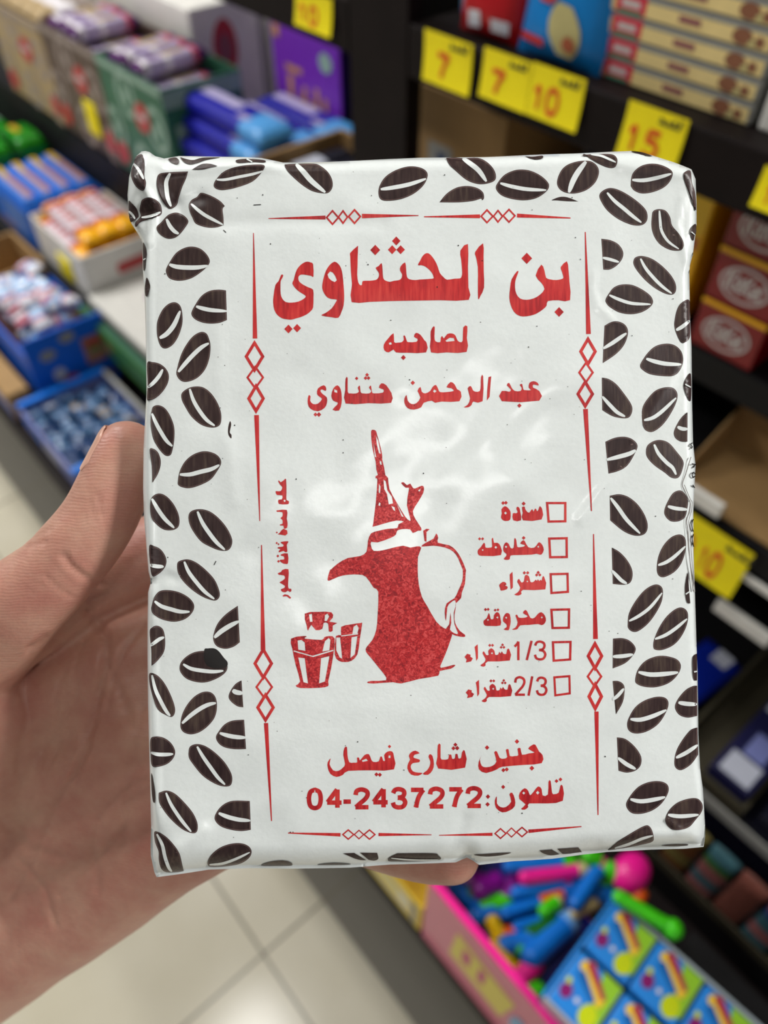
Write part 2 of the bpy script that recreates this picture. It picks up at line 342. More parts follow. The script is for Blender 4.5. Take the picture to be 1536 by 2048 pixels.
def stroke_loop(pts, w0, w1=None, wm=None, sub=4):
    """outline of a tapered brush stroke through pts"""
    P = [Vector((p[0], p[1])) for p in pts]
    if len(P) > 2:
        Q = []; n = len(P)
        for i in range(n - 1):
            p0, p1, p2, p3 = P[max(i - 1, 0)], P[i], P[i + 1], P[min(i + 2, n - 1)]
            for j in range(sub): t = j / sub; Q.append(0.5 * (2 * p1 + (p2 - p0) * t + (2 * p0 - 5 * p1 + 4 * p2 - p3) * t * t + (3 * p1 - p0 - 3 * p2 + p3) * t ** 3))
        P = Q + [P[-1]]
    w1 = w0 if w1 is None else w1; L = []; R = []; n = len(P)
    for i, p in enumerate(P):
        d = (P[min(i + 1, n - 1)] - P[max(i - 1, 0)]).normalized(); nn = Vector((-d.y, d.x)); t = i / (n - 1)
        w = w0 + (w1 - w0) * t if wm is None else (w0 + (w1 - w0) * t) + (wm - (w0 + (w1 - w0) * t)) * (1 - abs(2 * t - 1) ** 3.0)
        L.append(tuple(p + nn * w / 2)); R.append(tuple(p - nn * w / 2))
    return L + R[::-1]
def fr(pts, crop):  # crop coordinates -> photo frame
    ox, oy, s = crop; return [(ox + p[0] / s, oy + p[1] / s) + ((1,) if len(p) > 2 else ()) for p in pts]
def inset(loop, d):
    cx = sum(p[0] for p in loop) / len(loop); cy = sum(p[1] for p in loop) / len(loop); out = []
    n = len(loop); ar = sum(loop[q][0] * loop[(q + 1) % n][1] - loop[(q + 1) % n][0] * loop[q][1] for q in range(n)); sg = 1 if ar > 0 else -1
    for i in range(n):
        a, b = Vector(loop[i - 1]), Vector(loop[(i + 1) % n]); t = (b - a)
        if t.length < 1e-6: out.append(loop[i]); continue
        t.normalize(); out.append((loop[i][0] - t.y * d * sg, loop[i][1] + t.x * d * sg))
    return out
cA=(250,300,5.486); cB=(270,640,5.486); cC=(270,980,5.486); cD=(290,1320,4.654); cP=(1150,300,5.688); cQ=(1150,640,5.688); cR=(1150,980,5.688); cS=(1150,1320,4.654)
cT=(520,290,4.518); cU=(840,290,4.518); cG=(560,1630,4.518); cH=(860,1630,4.518)
BEANS = [
(cA,[(180,45),(205,90),(215,180),(212,280),(230,360),(215,430),(180,445),(120,400),(75,320),(65,240),(95,150),(115,80)],[(95,150),(145,210),(180,270),(205,320)],26),
(cA,[(380,260),(440,248),(560,240),(692,235,1),(670,310),(630,400),(590,520),(570,600),(520,640),(480,640),(430,590),(380,500),(350,390),(355,300)],[(495,255),(455,340),(455,430),(470,530),(505,620)],38),
(cA,[(170,600),(190,545),(260,520),(330,540),(385,590),(405,660),(395,710),(340,735),(240,765),(170,790),(120,845),(112,800),(170,730),(160,660)],[(180,740),(260,730),(340,705),(390,680)],24),
(cA,[(38,560),(80,590),(125,640),(148,710),(140,745),(90,780),(60,790),(42,700)],[(42,670),(80,710),(110,755)],20),
(cA,[(345,850),(400,790),(470,715),(540,688),(600,695),(660,730),(695,785),(660,850),(600,925),(540,965),(460,970),(380,920)],[(455,755),(490,830),(540,890),(590,920)],34),
(cA,[(700,600),(735,545),(790,515),(830,470),(900,485),(980,520),(1050,565),(1095,615,1),(1070,650),(1080,740),(1082,825,1),(1000,850),(900,850),(780,810),(740,740),(710,670)],[(725,590),(790,650),(870,710),(960,760),(1075,820)],30),
(cA,[(975,370),(1010,310),(1080,240),(1180,195),(1300,170),(1450,158),(1520,165),(1530,195),(1480,270),(1400,345),(1280,395),(1150,430),(1050,440),(985,415)],[(1005,325),(1100,325),(1250,295),(1400,265),(1520,230)],26),
(cA,[(475,100),(530,82),(570,87),(595,120),(580,155),(540,150),(500,130)],None,0),
(cA,[(605,78,1),(700,105),(760,108),(850,84),(1050,80,1),(900,105),(800,140),(720,158),(660,140),(625,110)],None,0),
(cA,[(735,215,1),(780,185),(850,152),(940,152),(1015,175,1),(930,195),(850,212),(770,215)],None,0),
(cA,[(1220,110),(1300,97),(1400,99),(1530,112),(1530,135),(1400,130),(1280,140),(1225,135)],[(1335,98),(1395,130)],30),
(cA,[(196,1020),(225,1070),(238,1140),(228,1200),(218,1290),(202,1320),(197,1200)],[(200,1205),(225,1190)],25),
(cA,[(235,1400),(265,1450),(275,1510),(255,1580),(237,1605),(222,1590),(218,1500)],None,0),
(cA,[(450,1310),(490,1230),(560,1130),(650,1075),(740,1060),(830,1085),(900,1150),(930,1220),(900,1280),(820,1350),(720,1410),(600,1435),(500,1415),(460,1370)],[(485,1255),(560,1280),(680,1290),(800,1288),(910,1270)],40),
(cA,[(728,1790),(770,1700),(840,1600),(930,1545),(1030,1532),(1108,1540,1),(1118,1865,1),(1040,1895),(940,1905),(840,1890),(760,1850)],[(780,1715),(860,1740),(960,1758),(1118,1768)],36),
(cB,[(430,-195),(480,-175),(510,-120),(522,-10),(510,80),(470,190),(410,275),(340,312),(285,290),(250,200),(240,100),(250,0),(300,-110),(365,-175)],[(270,198),(350,150),(430,50),(495,-100)],42),
(cB,[(455,600),(470,500),(510,370),(570,260),(640,175),(720,132),(780,145),(810,200),(828,290),(815,420),(770,540),(690,630),(590,675),(510,670)],[(475,570),(540,490),(640,380),(730,300),(810,255)],38),
(cB,[(133,475),(190,462),(270,480),(335,530),(370,600),(360,690),(300,790),(220,860),(150,880),(130,860),(138,700)],[(140,740),(200,690),(260,620),(305,540)],34),
(cB,[(515,800),(590,745),(680,728),(760,745),(840,810),(910,920),(945,1030),(940,1130),(900,1172),(820,1178),(720,1145),(620,1060),(550,950),(512,870)],[(600,755),(640,880),(710,1000),(790,1100),(875,1160)],34),
(cB,[(180,1010),(200,950),(260,935),(330,970),(390,1060),(430,1180),(430,1310),(410,1430),(385,1485),(330,1485),(260,1410),(200,1300),(175,1170),(172,1080)],[(185,1025),(230,1130),(290,1240),(350,1330),(410,1385)],34),
(cB,[(160,1425),(200,1412),(250,1450),(280,1530),(275,1620),(240,1710),(190,1785,1),(185,1600)],None,0),
(cB,[(470,1770),(490,1660),(550,1550),(640,1475),(750,1440),(850,1455),(920,1500),(945,1570),(900,1660),(830,1750),(720,1810),(600,1845),(520,1835),(475,1810)],[(490,1695),(600,1695),(720,1665),(840,1635),(925,1590)],38),
(cB,[(1045,1110),(1055,1150),(1040,1230),(1058,1260),(1055,1300),(1025,1260),(1020,1200),(1030,1140)],None,0),
(cC,[(165,170),(190,75),(260,38),(340,65),(420,150),(475,260),(488,350),(470,410),(410,440),(320,435),(240,380),(180,300)],[(185,95),(250,210),(330,320),(430,415)],36),
(cC,[(590,270),(630,225),(720,210),(820,235),(920,310),(1010,420),(1065,540),(1055,620),(1010,665),(920,660),(820,620),(720,560),(630,440),(592,350)],[(685,235),(740,360),(820,480),(900,580),(985,655)],36),
(cC,[(155,615),(210,615),(280,650),(330,720),(345,790),(320,860),(260,920),(190,945),(165,820)],[(160,820),(240,838),(315,840)],34),
(cC,[(465,800),(520,768),(590,762),(680,800),(780,880),(870,980),(920,1090),(930,1160),(900,1205),(850,1210),(740,1170),(620,1090),(520,990),(470,900)],[(540,785),(590,900),(680,1020),(770,1120),(870,1195)],34),
(cC,[(185,1260),(215,1170),(270,1110),(360,1098),(480,1120),(590,1180),(648,1260),(630,1340),(550,1415),(430,1445),(300,1420),(200,1360),(178,1310)],[(215,1220),(290,1275),(400,1310),(500,1335),(600,1335)],36),
(cC,[(160,1560),(185,1510),(240,1488),(300,1520),(325,1590),(330,1700),(310,1790),(240,1880),(180,1930,1),(178,1750)],[(165,1710),(220,1670),(270,1635),(320,1615)],32),
(cC,[(1128,1270,1),(1150,1670,1),(1080,1720),(990,1742),(900,1715),(860,1650),(865,1570),(910,1460),(1000,1360)],[(870,1620),(940,1555),(1040,1490),(1140,1440)],42),
(cC,[(493,1983),(500,1900),(560,1830),(650,1780),(760,1765),(850,1790),(940,1850),(1010,1915),(1000,1990),(923,2054),(793,2107),(675,2107),(558,2065)],[(528,1910),(616,1960),(746,1983),(864,1993),(970,1983)],34),
(cD,[(38,135),(70,122),(130,155),(190,230),(245,340),(278,440),(275,500),(245,530),(190,510),(120,460),(75,350),(45,230)],[(65,140),(95,270),(150,390),(200,480),(235,520)],28),
(cD,[(330,590),(345,510),(390,420),(460,340),(540,297),(610,300),(655,345),(670,430),(650,530),(590,610),(510,670),(430,692),(365,675),(335,640)],[(345,590),(420,520),(510,455),(590,415),(660,400)],32),
(cD,[(898,190,1),(915,440,1),(860,430),(800,385),(778,340),(800,280),(845,220)],[(815,280),(850,300),(910,310)],36),
(cD,[(660,720),(690,660),(740,600),(810,565),(922,555,1),(940,828,1),(840,830),(750,815),(690,780)],[(695,680),(780,705),(860,718),(938,722)],32),
(cD,[(50,740),(95,712),(170,722),(240,770),(280,845),(265,910),(210,965),(130,992),(65,985),(52,880)],[(55,860),(120,878),(190,880),(262,875)],28),
(cD,[(405,860),(420,805),(480,782),(560,800),(650,860),(740,950),(800,1050),(812,1120),(790,1170),(720,1175),(630,1140),(530,1070),(440,960),(410,910)],[(485,805),(540,900),(610,1000),(680,1095),(745,1160)],28),
(cD,[(58,1050),(85,1180),(95,1270),(90,1325),(72,1310),(60,1200)],None,0),
(cD,[(130,1235,1),(200,1215),(280,1245),(370,1330),(450,1430),(490,1530),(480,1600),(430,1610),(340,1570),(230,1470),(150,1360),(130,1300)],[(195,1235),(240,1340),(310,1450),(370,1530),(430,1598)],26),
(cD,[(648,1480),(670,1410),(730,1345),(820,1310),(975,1312,1),(985,1580,1),(900,1592),(800,1580),(700,1545)],[(685,1425),(770,1460),(870,1485),(980,1495)],32),
(cD,[(85,1605),(120,1600),(190,1640),(260,1710),(320,1800),(345,1900),(360,1965,1),(300,1975),(200,1975),(150,1940),(128,1860),(125,1780),(95,1700)],[(110,1620),(160,1720),(185,1830),(220,1930),(250,1970)],26),
(cD,[(583,1880),(620,1810),(700,1745),(800,1710),(890,1705),(960,1730),(992,1780),(970,1840),(900,1890),(800,1915),(680,1925),(600,1922)],[(600,1905),(720,1895),(850,1850),(975,1790)],20),
(cG,[(-170,458),(-100,424),(0,410),(70,417),(108,440),(100,458),(0,460)],None,0),
(cG,[(340,452),(420,437),(520,433),(640,445),(560,452)],None,0),
(cG,[(568,346,1),(670,342,1),(780,408,1),(740,408),(680,395)],None,0),
(cG,[(722,340,1),(878,342,1),(888,395),(850,412),(800,405,1)],None,0),
(cG,[(975,398),(1000,375),(1060,345,1),(1380,345),(1430,365),(1455,398),(1400,408),(1330,416),(1200,421),(1060,421),(985,418)],[(1005,390),(1150,404),(1300,408),(1430,404)],11),
(cH,[(395,360),(500,350),(620,342),(735,340),(640,365),(500,375)],None,0),
(cH,[(988,320,1),(1100,310,1),(1170,355,1),(1090,365),(1020,345)],None,0),
(cH,[(1150,305,1),(1340,292,1),(1372,335,1),(1220,352),(1185,340)],None,0),
(cT,[(222,176,1),(300,170),(480,168),(540,185),(610,240),(650,310),(655,380),(620,430),(560,435),(470,415),(380,360),(290,280),(235,215)],[(325,172),(390,240),(470,330),(590,428)],38),
(cT,[(1070,440),(1080,370),(1130,290),(1220,230),(1330,195),(1420,197),(1490,225),(1515,275),(1480,360),(1390,440),(1270,490),(1150,505),(1090,490)],[(1090,400),(1200,385),(1350,355),(1500,305)],30),
(cU,[(235,116,1),(320,113),(400,119),(520,116),(600,150),(660,210),(685,270),(675,320),(610,348),(520,352),(420,315),(320,230),(260,170)],[(385,120),(450,165),(530,230),(600,330)],36),
(cU,[(175,518,1),(240,440),(330,385),(430,370),(520,390),(570,430),(578,480),(560,500),(550,485),(480,505),(350,518)],None,0),
(cU,[(685,390),(710,330),(770,265),(870,225),(980,228),(1080,270),(1150,330),(1165,380),(1130,430),(1050,480),(940,500),(820,485),(730,450)],[(725,345),(830,375),(970,400),(1140,408)],28),
(cU,[(1238,330),(1270,240),(1330,180),(1430,147),(1536,145),(1599,188),(1617,252),(1583,339),(1504,407),(1400,438),(1310,428),(1255,390)],[(1500,150),(1430,240),(1380,330),(1345,430)],40),
(cU,[(1190,498),(1260,470),(1330,472),(1430,510,1),(1330,508),(1230,500)],None,0),
(cU,[(945,101,1),(1020,105),(1105,96),(1105,120),(1050,130),(990,118)],None,0),
(cP,[(85,54,1),(250,46),(400,46),(460,70),(482,120),(460,190),(400,205),(310,175),(210,120),(130,70)],[(180,50),(290,64),(380,100),(465,140)],22),
(cP,[(635,390),(650,280),(720,200),(820,160),(940,160),(1050,200),(1110,255),(1090,340),(1020,420),(900,475),(770,495),(680,465),(640,420)],[(650,340),(780,345),(940,315),(1095,270)],36),
(cP,[(278,510),(320,460),(400,432),(500,455),(620,520),(740,610),(810,690),(825,770),(800,830),(740,858),(640,850),(500,790),(370,690),(295,580)],[(365,485),(450,580),(560,670),(660,755),(755,825)],34),
(cP,[(875,750),(890,695),(950,672),(1030,690),(1080,760),(1105,860),(1180,950),(1235,1050),(1225,1120),(1180,1145),(1080,1135),(970,1075),(900,980),(870,870)],[(960,690),(968,800),(985,920),(1060,1040),(1180,1125)],26),
(cP,[(300,1010,1),(400,1025),(490,1070),(545,1150),(540,1230),(480,1310),(400,1358),(322,1360,1)],[(315,1225),(400,1245),(500,1275)],28),
(cP,[(665,1260),(690,1220),(760,1205),(870,1235),(980,1310),(1080,1410),(1140,1510),(1150,1590),(1120,1640),(1050,1640),(940,1590),(820,1500),(720,1390),(670,1310)],[(745,1235),(800,1340),(890,1450),(990,1550),(1100,1632)],30),
(cP,[(348,1700),(380,1640),(440,1565),(530,1530),(650,1535),(770,1590),(860,1660),(888,1730),(850,1790),(760,1845),(640,1868),(510,1850),(400,1790),(355,1740)],[(390,1650),(500,1700),(650,1745),(860,1755)],30),
(cP,[(1240,260),(1285,232),(1318,250),(1328,360),(1362,470),(1376,600),(1374,690),(1340,620),(1300,500),(1250,370),(1235,310)],None,0),
(cP,[(1305,920),(1340,860),(1376,845),(1378,940),(1360,980),(1346,1030),(1320,980)],[(1325,930),(1370,970)],22),
(cP,[(1135,1930),(1160,1820),(1210,1740),(1300,1708),(1306,1900),(1308,2120),(1250,2190),(1200,2180),(1150,2080),(1130,2000)],[(1150,2050),(1220,2010),(1305,1940)],34),
(cP,[(640,14),(700,16),(780,30),(880,68),(800,58),(720,40)],None,0),
(cQ,[(335,65,1),(420,20),(500,18),(570,55),(602,120),(590,210),(540,310),(450,400),(315,490,1)],[(320,325),(420,265),(500,210),(585,150)],36),
(cQ,[(740,520),(760,470),(830,370),(920,295),(1040,268),(1140,290),(1210,360),(1230,460),(1200,560),(1130,630),(1000,638),(850,615),(760,560)],[(810,440),(920,475),(1050,500),(1210,505)],38),
(cQ,[(305,655,1),(380,670),(470,730),(560,840),(640,960),(650,1040),(610,1110),(520,1115),(420,1090),(310,1025,1)],[(310,870),(390,960),(480,1050),(570,1098)],34),
(cQ,[(760,1100),(770,990),(830,890),(920,800),(1030,765),(1120,775),(1165,840),(1150,940),(1080,1080),(990,1200),(890,1270),(820,1265),(780,1220)],[(785,1140),(890,1110),(1000,1030),(1150,885)],34),
(cQ,[(1235,740),(1260,670),(1318,615),(1318,915),(1270,860),(1245,800)],[(1255,730),(1318,765)],30),
(cQ,[(1280,1050,1),(1278,1385,1),(1200,1380),(1140,1340),(1125,1270),(1170,1170),(1220,1100)],[(1165,1215),(1220,1238),(1280,1240)],34),
(cQ,[(345,1385,1),(450,1340),(560,1328),(650,1355),(710,1420),(690,1500),(600,1650),(500,1715),(380,1748,1)],[(360,1590),(500,1555),(620,1520),(690,1480)],40),
(cQ,[(808,1480),(830,1420),(900,1375),(980,1365),(1070,1400),(1150,1490),(1230,1600),(1225,1690),(1180,1790),(1100,1795),(1020,1735),(900,1650),(820,1560)],[(900,1415),(950,1520),(1040,1620),(1110,1680),(1150,1760)],34),
(cR,[(395,65,1),(500,48),(600,75),(700,150),(780,260),(825,380),(815,470),(760,515),(660,515),(540,460),(400,345,1)],[(405,90),(490,200),(590,340),(740,495)],36),
(cR,[(1015,240),(1045,150),(1110,40),(1180,5),(1235,25),(1285,110),(1275,220),(1250,310),(1180,355),(1090,355),(1030,300)],[(1055,185),(1150,210),(1280,222)],34),
(cR,[(418,655,1),(500,700),(580,780),(640,880),(655,970),(630,1050),(560,1078),(430,1068,1)],[(420,915),(480,980),(530,1030),(590,1065)],34),
(cR,[(930,900),(945,770),(1000,640),(1090,540),(1180,505),(1240,530),(1262,600),(1250,720),(1200,850),(1120,940),(1010,992),(950,970)],[(945,855),(1040,820),(1140,750),(1255,640)],32),
(cR,[(600,1520),(615,1400),(690,1260),(790,1140),(890,1080),(960,1082),(1000,1140),(985,1270),(920,1400),(830,1520),(720,1605),(650,1610),(605,1570)],[(615,1490),(730,1430),(860,1330),(990,1170)],30),
(cR,[(1285,935),(1295,1100),(1312,1290,1),(1275,1280),(1255,1200),(1252,1080)],[(1260,1185),(1310,1150)],30),
(cR,[(890,1780),(900,1700),(960,1560),(1050,1430),(1160,1345),(1240,1345),(1285,1410),(1270,1540),(1200,1680),(1110,1770),(990,1820),(910,1815)],[(910,1695),(1030,1650),(1150,1570),(1275,1465)],32),
(cR,[(432,1690,1),(540,1685),(630,1720),(690,1800),(660,1880),(570,1970),(428,2030,1)],[(428,1895),(540,1890),(660,1870)],36),
(cS,[(560,190),(580,100),(640,20),(720,-24),(818,-40),(941,-11),(985,50),(960,130),(880,210),(760,252),(650,250),(580,225)],[(590,112),(700,135),(830,130),(960,115)],34),
(cS,[(350,195,1),(400,195),(445,220),(462,270),(445,390),(380,505,1)],[(350,370),(400,330),(455,265)],26),
(cS,[(485,610),(500,540),(560,440),(650,375),(760,342),(840,352),(870,400),(850,480),(780,590),(680,660),(580,685),(510,665)],[(515,550),(610,555),(730,520),(850,465)],32),
(cS,[(930,440),(960,360),(1030,280),(1100,242),(1138,240,1),(1138,520,1),(1050,535),(970,510)],[(962,395),(1040,408),(1136,412)],32),
(cS,[(390,720,1),(470,735),(560,810),(615,900),(610,980),(560,1030),(480,1048),(405,1030,1)],[(400,910),(480,970),(565,1015)],30),
(cS,[(925,930),(950,830),(1010,730),(1080,650),(1140,628,1),(1146,880,1),(1080,970),(990,1025),(935,1000)],[(940,910),(1040,860),(1143,790)],30),
(cS,[(475,1350),(510,1270),(590,1180),(690,1135),(790,1128),(860,1160),(868,1230),(810,1330),(720,1400),(610,1432),(520,1420)],[(515,1295),(610,1315),(730,1300),(840,1275)],32),
(cS,[(840,1500),(870,1410),(950,1330),(1060,1290),(1140,1290),(1185,1340),(1180,1410),(1120,1490),(1060,1555),(970,1582),(890,1570)],[(865,1440),(980,1455),(1150,1440)],30),
(cS,[(305,1772,1),(400,1690),(540,1600),(630,1550),(680,1540),(715,1580),(732,1650),(720,1690),(640,1715),(450,1752)],[(370,1752),(500,1715),(620,1665),(725,1635)],22),
(cS,[(1098,-30),(1136,-60,1),(1136,190,1),(1105,180),(1095,80)],[(1108,110),(1136,105)],26),
(cS,[(800,1728),(920,1715),(1040,1714),(1040,1728),(920,1735)],None,0)]

R1=(530,450,4.8); R2=(840,450,4.8); R3=(600,650,3.072); R4=(560,840,3.84); R5=(560,1100,3.84); R6=(900,980,5.689); R7=(900,1190,5.689); R8=(600,1460,2.793); RV=(530,940,7.586)
def dot(c, r): return [(c[0], c[1] - r), (c[0] + r * .95, c[1]), (c[0], c[1] + r), (c[0] - r * .95, c[1])]
# every entry: crop, outer loop, holes
TITLE = [
(R1,[(155,478),(175,482),(165,510),(150,540),(148,600),(150,660),(165,705),(200,740),(260,745),(320,735),(370,710),(392,685),(370,665),(330,640),(290,605),(262,560),(275,530),(285,490),(305,430),(340,385),(380,358),(410,352),(440,360),(462,378),(465,495),(445,488),(400,480),(350,475),(325,490),(320,515),(330,545),(370,575),(420,600),(462,622),(465,700),(462,790),(440,825),(400,858),(340,885),(300,895),(255,908),(210,905),(165,895),(120,865),(90,815),(78,745),(82,680),(100,575),(130,540)],[]),
(R1,dot((225,998),42),[]),(R1,dot((308,990),40),[]),
(R1,[(665,352),(700,370),(728,410),(745,480),(755,590),(760,680),(755,770),(735,830),(705,890),(640,885),(540,868),(580,845),(640,800),(680,740),(688,715),(640,710),(600,695),(570,660),(550,610),(552,560),(565,500),(585,440),(620,385)],[[(625,445),(650,455),(675,490),(690,530),(670,548),(640,535),(612,510),(600,475)]]),
(R1,[(885,205),(893,210),(890,300),(888,400),(885,480),(895,550),(915,578),(932,572),(938,538),(1000,535),(1060,528),(1085,510),(1095,480),(1088,450),(1062,412),(1090,395),(1120,365),(1128,430),(1135,510),(1160,535),(1200,545),(1240,535),(1290,528),(1312,505),(1315,470),(1298,440),(1300,400),(1345,358),(1355,430),(1362,495),(1385,520),(1440,528),(1488,523),(1608,515),(1618,500),(1606,465),(1578,430),(1538,398),(1498,385),(1475,388),(1470,375),(1488,345),(1508,305),(1533,278),(1563,270),(1593,290),(1633,345),(1658,400),(1678,460),(1713,500),(1748,525),(1818,515),(1873,512),(1888,490),(1893,450),(1883,330),(1876,245),(1948,182),(1948,400),(1953,600),(1956,718),(1688,722),(1488,725),(1200,730),(1000,738),(832,740),(832,600),(835,560),(825,450),(818,300),(820,265)],[]),
(R1,dot((1058,240),50),[]),(R1,dot((1260,153),43),[]),(R1,dot((1221,237),43),[]),(R1,dot((1302,237),43),[]),
(R2,[(605,175),(610,300),(612,450),(615,600),(580,680),(558,712),(556,560),(555,400),(535,300),(530,258)],[]),
(R2,[(930,445),(945,448),(930,490),(915,540),(912,600),(925,660),(960,705),(1020,718),(1090,705),(1150,670),(1195,615),(1165,555),(1110,485),(1165,380),(1195,440),(1210,505),(1250,522),(1310,528),(1370,515),(1375,490),(1360,440),(1352,402),(1410,348),(1425,430),(1435,550),(1440,722),(1330,722),(1228,730),(1215,775),(1180,810),(1120,850),(1060,870),(990,878),(940,865),(900,830),(872,770),(858,700),(865,600),(880,520)],[]),
(R2,dot((1025,320),54),[]),(R2,dot((1335,835),47),[])]
OWNER = [
(R3,[(1003,15),(1028,8),(1025,80),(1024,165),(900,168),(805,168),(803,90),(803,40),(818,10),(828,15),(826,70),(832,100),(862,105),(865,78),(874,68),(884,82),(905,55),(935,52),(955,65),(968,95),(985,105),(1000,95)],[[(893,96),(920,78),(945,80),(950,98),(900,103)]]),
(R3,[(575,50),(578,105),(600,108),(625,105),(638,90),(635,68),(645,66),(655,95),(665,105),(715,103),(722,85),(700,72),(712,48),(740,60),(765,95),(778,110),(775,168),(660,170),(590,168),(575,150),(545,168),(518,155),(515,120),(540,85)],[[(545,110),(560,105),(565,118),(550,122)]]),
(R3,dot((635,200),16),[]),
(R3,[(55,430),(65,440),(62,465),(80,485),(110,483),(135,455),(120,440),(105,425),(110,390),(145,370),(160,385),(158,405),(135,395),(125,405),(140,425),(165,445),(165,480),(150,510),(110,530),(65,515),(48,485),(48,450)],[]),(R3,dot((95,550),13),[]),(R3,dot((116,550),15),[]),
(R3,[(230,370),(250,395),(256,440),(255,480),(240,525),(200,520),(228,490),(230,475),(205,465),(192,435),(205,390)],[[(210,393),(229,402),(229,417),(211,412)]]),
(R3,[(280,330),(293,325),(293,410),(310,420),(345,420),(362,408),(355,385),(368,372),(372,410),(385,420),(425,420),(438,405),(424,385),(436,372),(442,410),(455,420),(510,415),(512,395),(485,385),(500,358),(530,370),(560,415),(562,420),(560,478),(420,480),(280,482),(278,400)],[]),
(R3,dot((348,328),11),[]),(R3,dot((412,306),12),[]),(R3,dot((403,326),12),[]),(R3,dot((421,326),12),[]),
(R3,[(655,430),(662,465),(685,485),(715,480),(740,445),(722,405),(740,380),(748,410),(770,420),(800,405),(815,380),(835,368),(850,395),(860,412),(900,412),(945,405),(930,388),(900,382),(925,350),(950,365),(965,395),(988,410),(980,468),(870,470),(830,478),(810,465),(760,478),(745,505),(700,520),(660,510),(642,480),(642,450)],[[(825,395),(840,405),(828,416),(817,408)]]),
(R3,dot((693,355),14),[]),
(R3,[(1112,320),(1125,315),(1122,468),(1065,470),(1055,490),(1035,505),(1005,505),(1030,490),(1045,450),(1030,390),(1050,375),(1062,400),(1080,410),(1105,405),(1110,370)],[]),
(R3,[(1158,320),(1175,315),(1168,400),(1165,440),(1148,465),(1150,400)],[]),
(R3,[(1240,405),(1285,410),(1295,395),(1270,370),(1285,355),(1300,385),(1320,405),(1355,405),(1362,385),(1350,368),(1365,362),(1372,395),(1385,400),(1420,400),(1405,385),(1410,355),(1435,345),(1460,355),(1465,372),(1435,365),(1432,385),(1470,405),(1470,465),(1240,468)],[]),
(R3,dot((1348,495),14),[])]
FOOT = [
(R8,[(1015,138),(1005,165),(1015,200),(1040,208),(1075,200),(1098,175),(1085,125),(1100,120),(1115,155),(1140,160),(1158,150),(1150,112),(1165,108),(1172,145),(1200,145),(1220,140),(1215,105),(1232,102),(1240,138),(1280,130),(1310,125),(1275,105),(1295,85),(1315,82),(1335,120),(1355,140),(1350,185),(1250,195),(1130,205),(1100,220),(1040,240),(1000,220),(998,180)],[]),
(R8,dot((1045,98),13),[]),(R8,dot((1212,64),13),[]),(R8,dot((1136,224),12),[]),(R8,dot((1155,220),12),[]),(R8,dot((1295,213),14),[]),
(R8,[(770,85),(785,82),(785,155),(800,165),(828,162),(832,140),(845,138),(850,160),(865,158),(868,135),(880,135),(885,158),(900,155),(905,125),(920,115),(922,210),(772,215),(768,150)],[]),
(R8,dot((868,82),12),[]),(R8,dot((857,102),12),[]),(R8,dot((878,101),13),[]),
(R8,[(725,135),(740,145),(748,190),(740,225),(715,250),(685,245),(710,225),(725,200),(728,175),(718,150)],[]),
(R8,[(620,125),(645,115),(668,130),(640,138),(635,155),(668,165),(665,180),(630,185),(618,205),(630,230),(660,238),(685,240),(660,255),(620,248),(600,215),(605,185),(615,165),(608,145)],[]),
(R8,[(172,158),(165,190),(185,225),(215,228),(240,210),(252,190),(242,140),(248,100),(262,95),(265,140),(275,180),(300,182),(320,180),(318,155),(330,155),(335,170),(360,140),(385,135),(398,165),(410,178),(440,175),(448,150),(458,150),(465,172),(475,170),(470,140),(490,120),(515,120),(525,150),(525,220),(400,225),(270,228),(240,250),(205,262),(170,245),(155,210),(155,180)],[[(345,170),(370,160),(380,172),(350,178)],[(495,142),(506,142),(506,156),(494,156)]]),
(R8,dot((500,92),10),[]),(R8,dot((427,248),12),[]),(R8,dot((446,250),12),[]),
(R8,[(1100,370),(1100,410),(1120,430),(1150,430),(1180,400),(1170,360),(1185,350),(1200,385),(1200,425),(1170,450),(1130,460),(1095,435),(1088,395)],[]),(R8,dot((1135,318),12),[]),
(R8,[(1228,350),(1255,325),(1275,340),(1285,365),(1305,345),(1330,315),(1350,330),(1355,365),(1385,360),(1388,290),(1400,285),(1408,350),(1420,358),(1445,350),(1455,310),(1468,315),(1468,395),(1380,410),(1280,410),(1275,430),(1255,445),(1235,440),(1260,415),(1225,385)],[dot((1250,352),9),dot((1328,350),11)]),
(R8,dot((1433,285),11),[]),(R8,dot((1455,276),11),[]),(R8,dot((1050,372),13),[]),(R8,dot((1048,415),13),[])]
SHAQRA = [[(345,800),(385,770),(405,730),(370,665),(385,640),(410,680),(440,680),(435,635),(470,605),(505,635),(515,680),(550,675),(560,645),(575,665),(590,640),(605,665),(640,670),(650,620),(675,618),(680,745),(430,755),(405,800),(380,815)],[(280,590),(315,560),(318,650),(318,720),(298,750),(290,650)],[(165,705),(195,668),(235,680),(230,700),(260,720),(240,755),(180,768),(190,735)]]
SHAQRA_DOTS = [((452,572),18),((484,572),18),((598,567),17),((582,595),17),((614,595),17)]
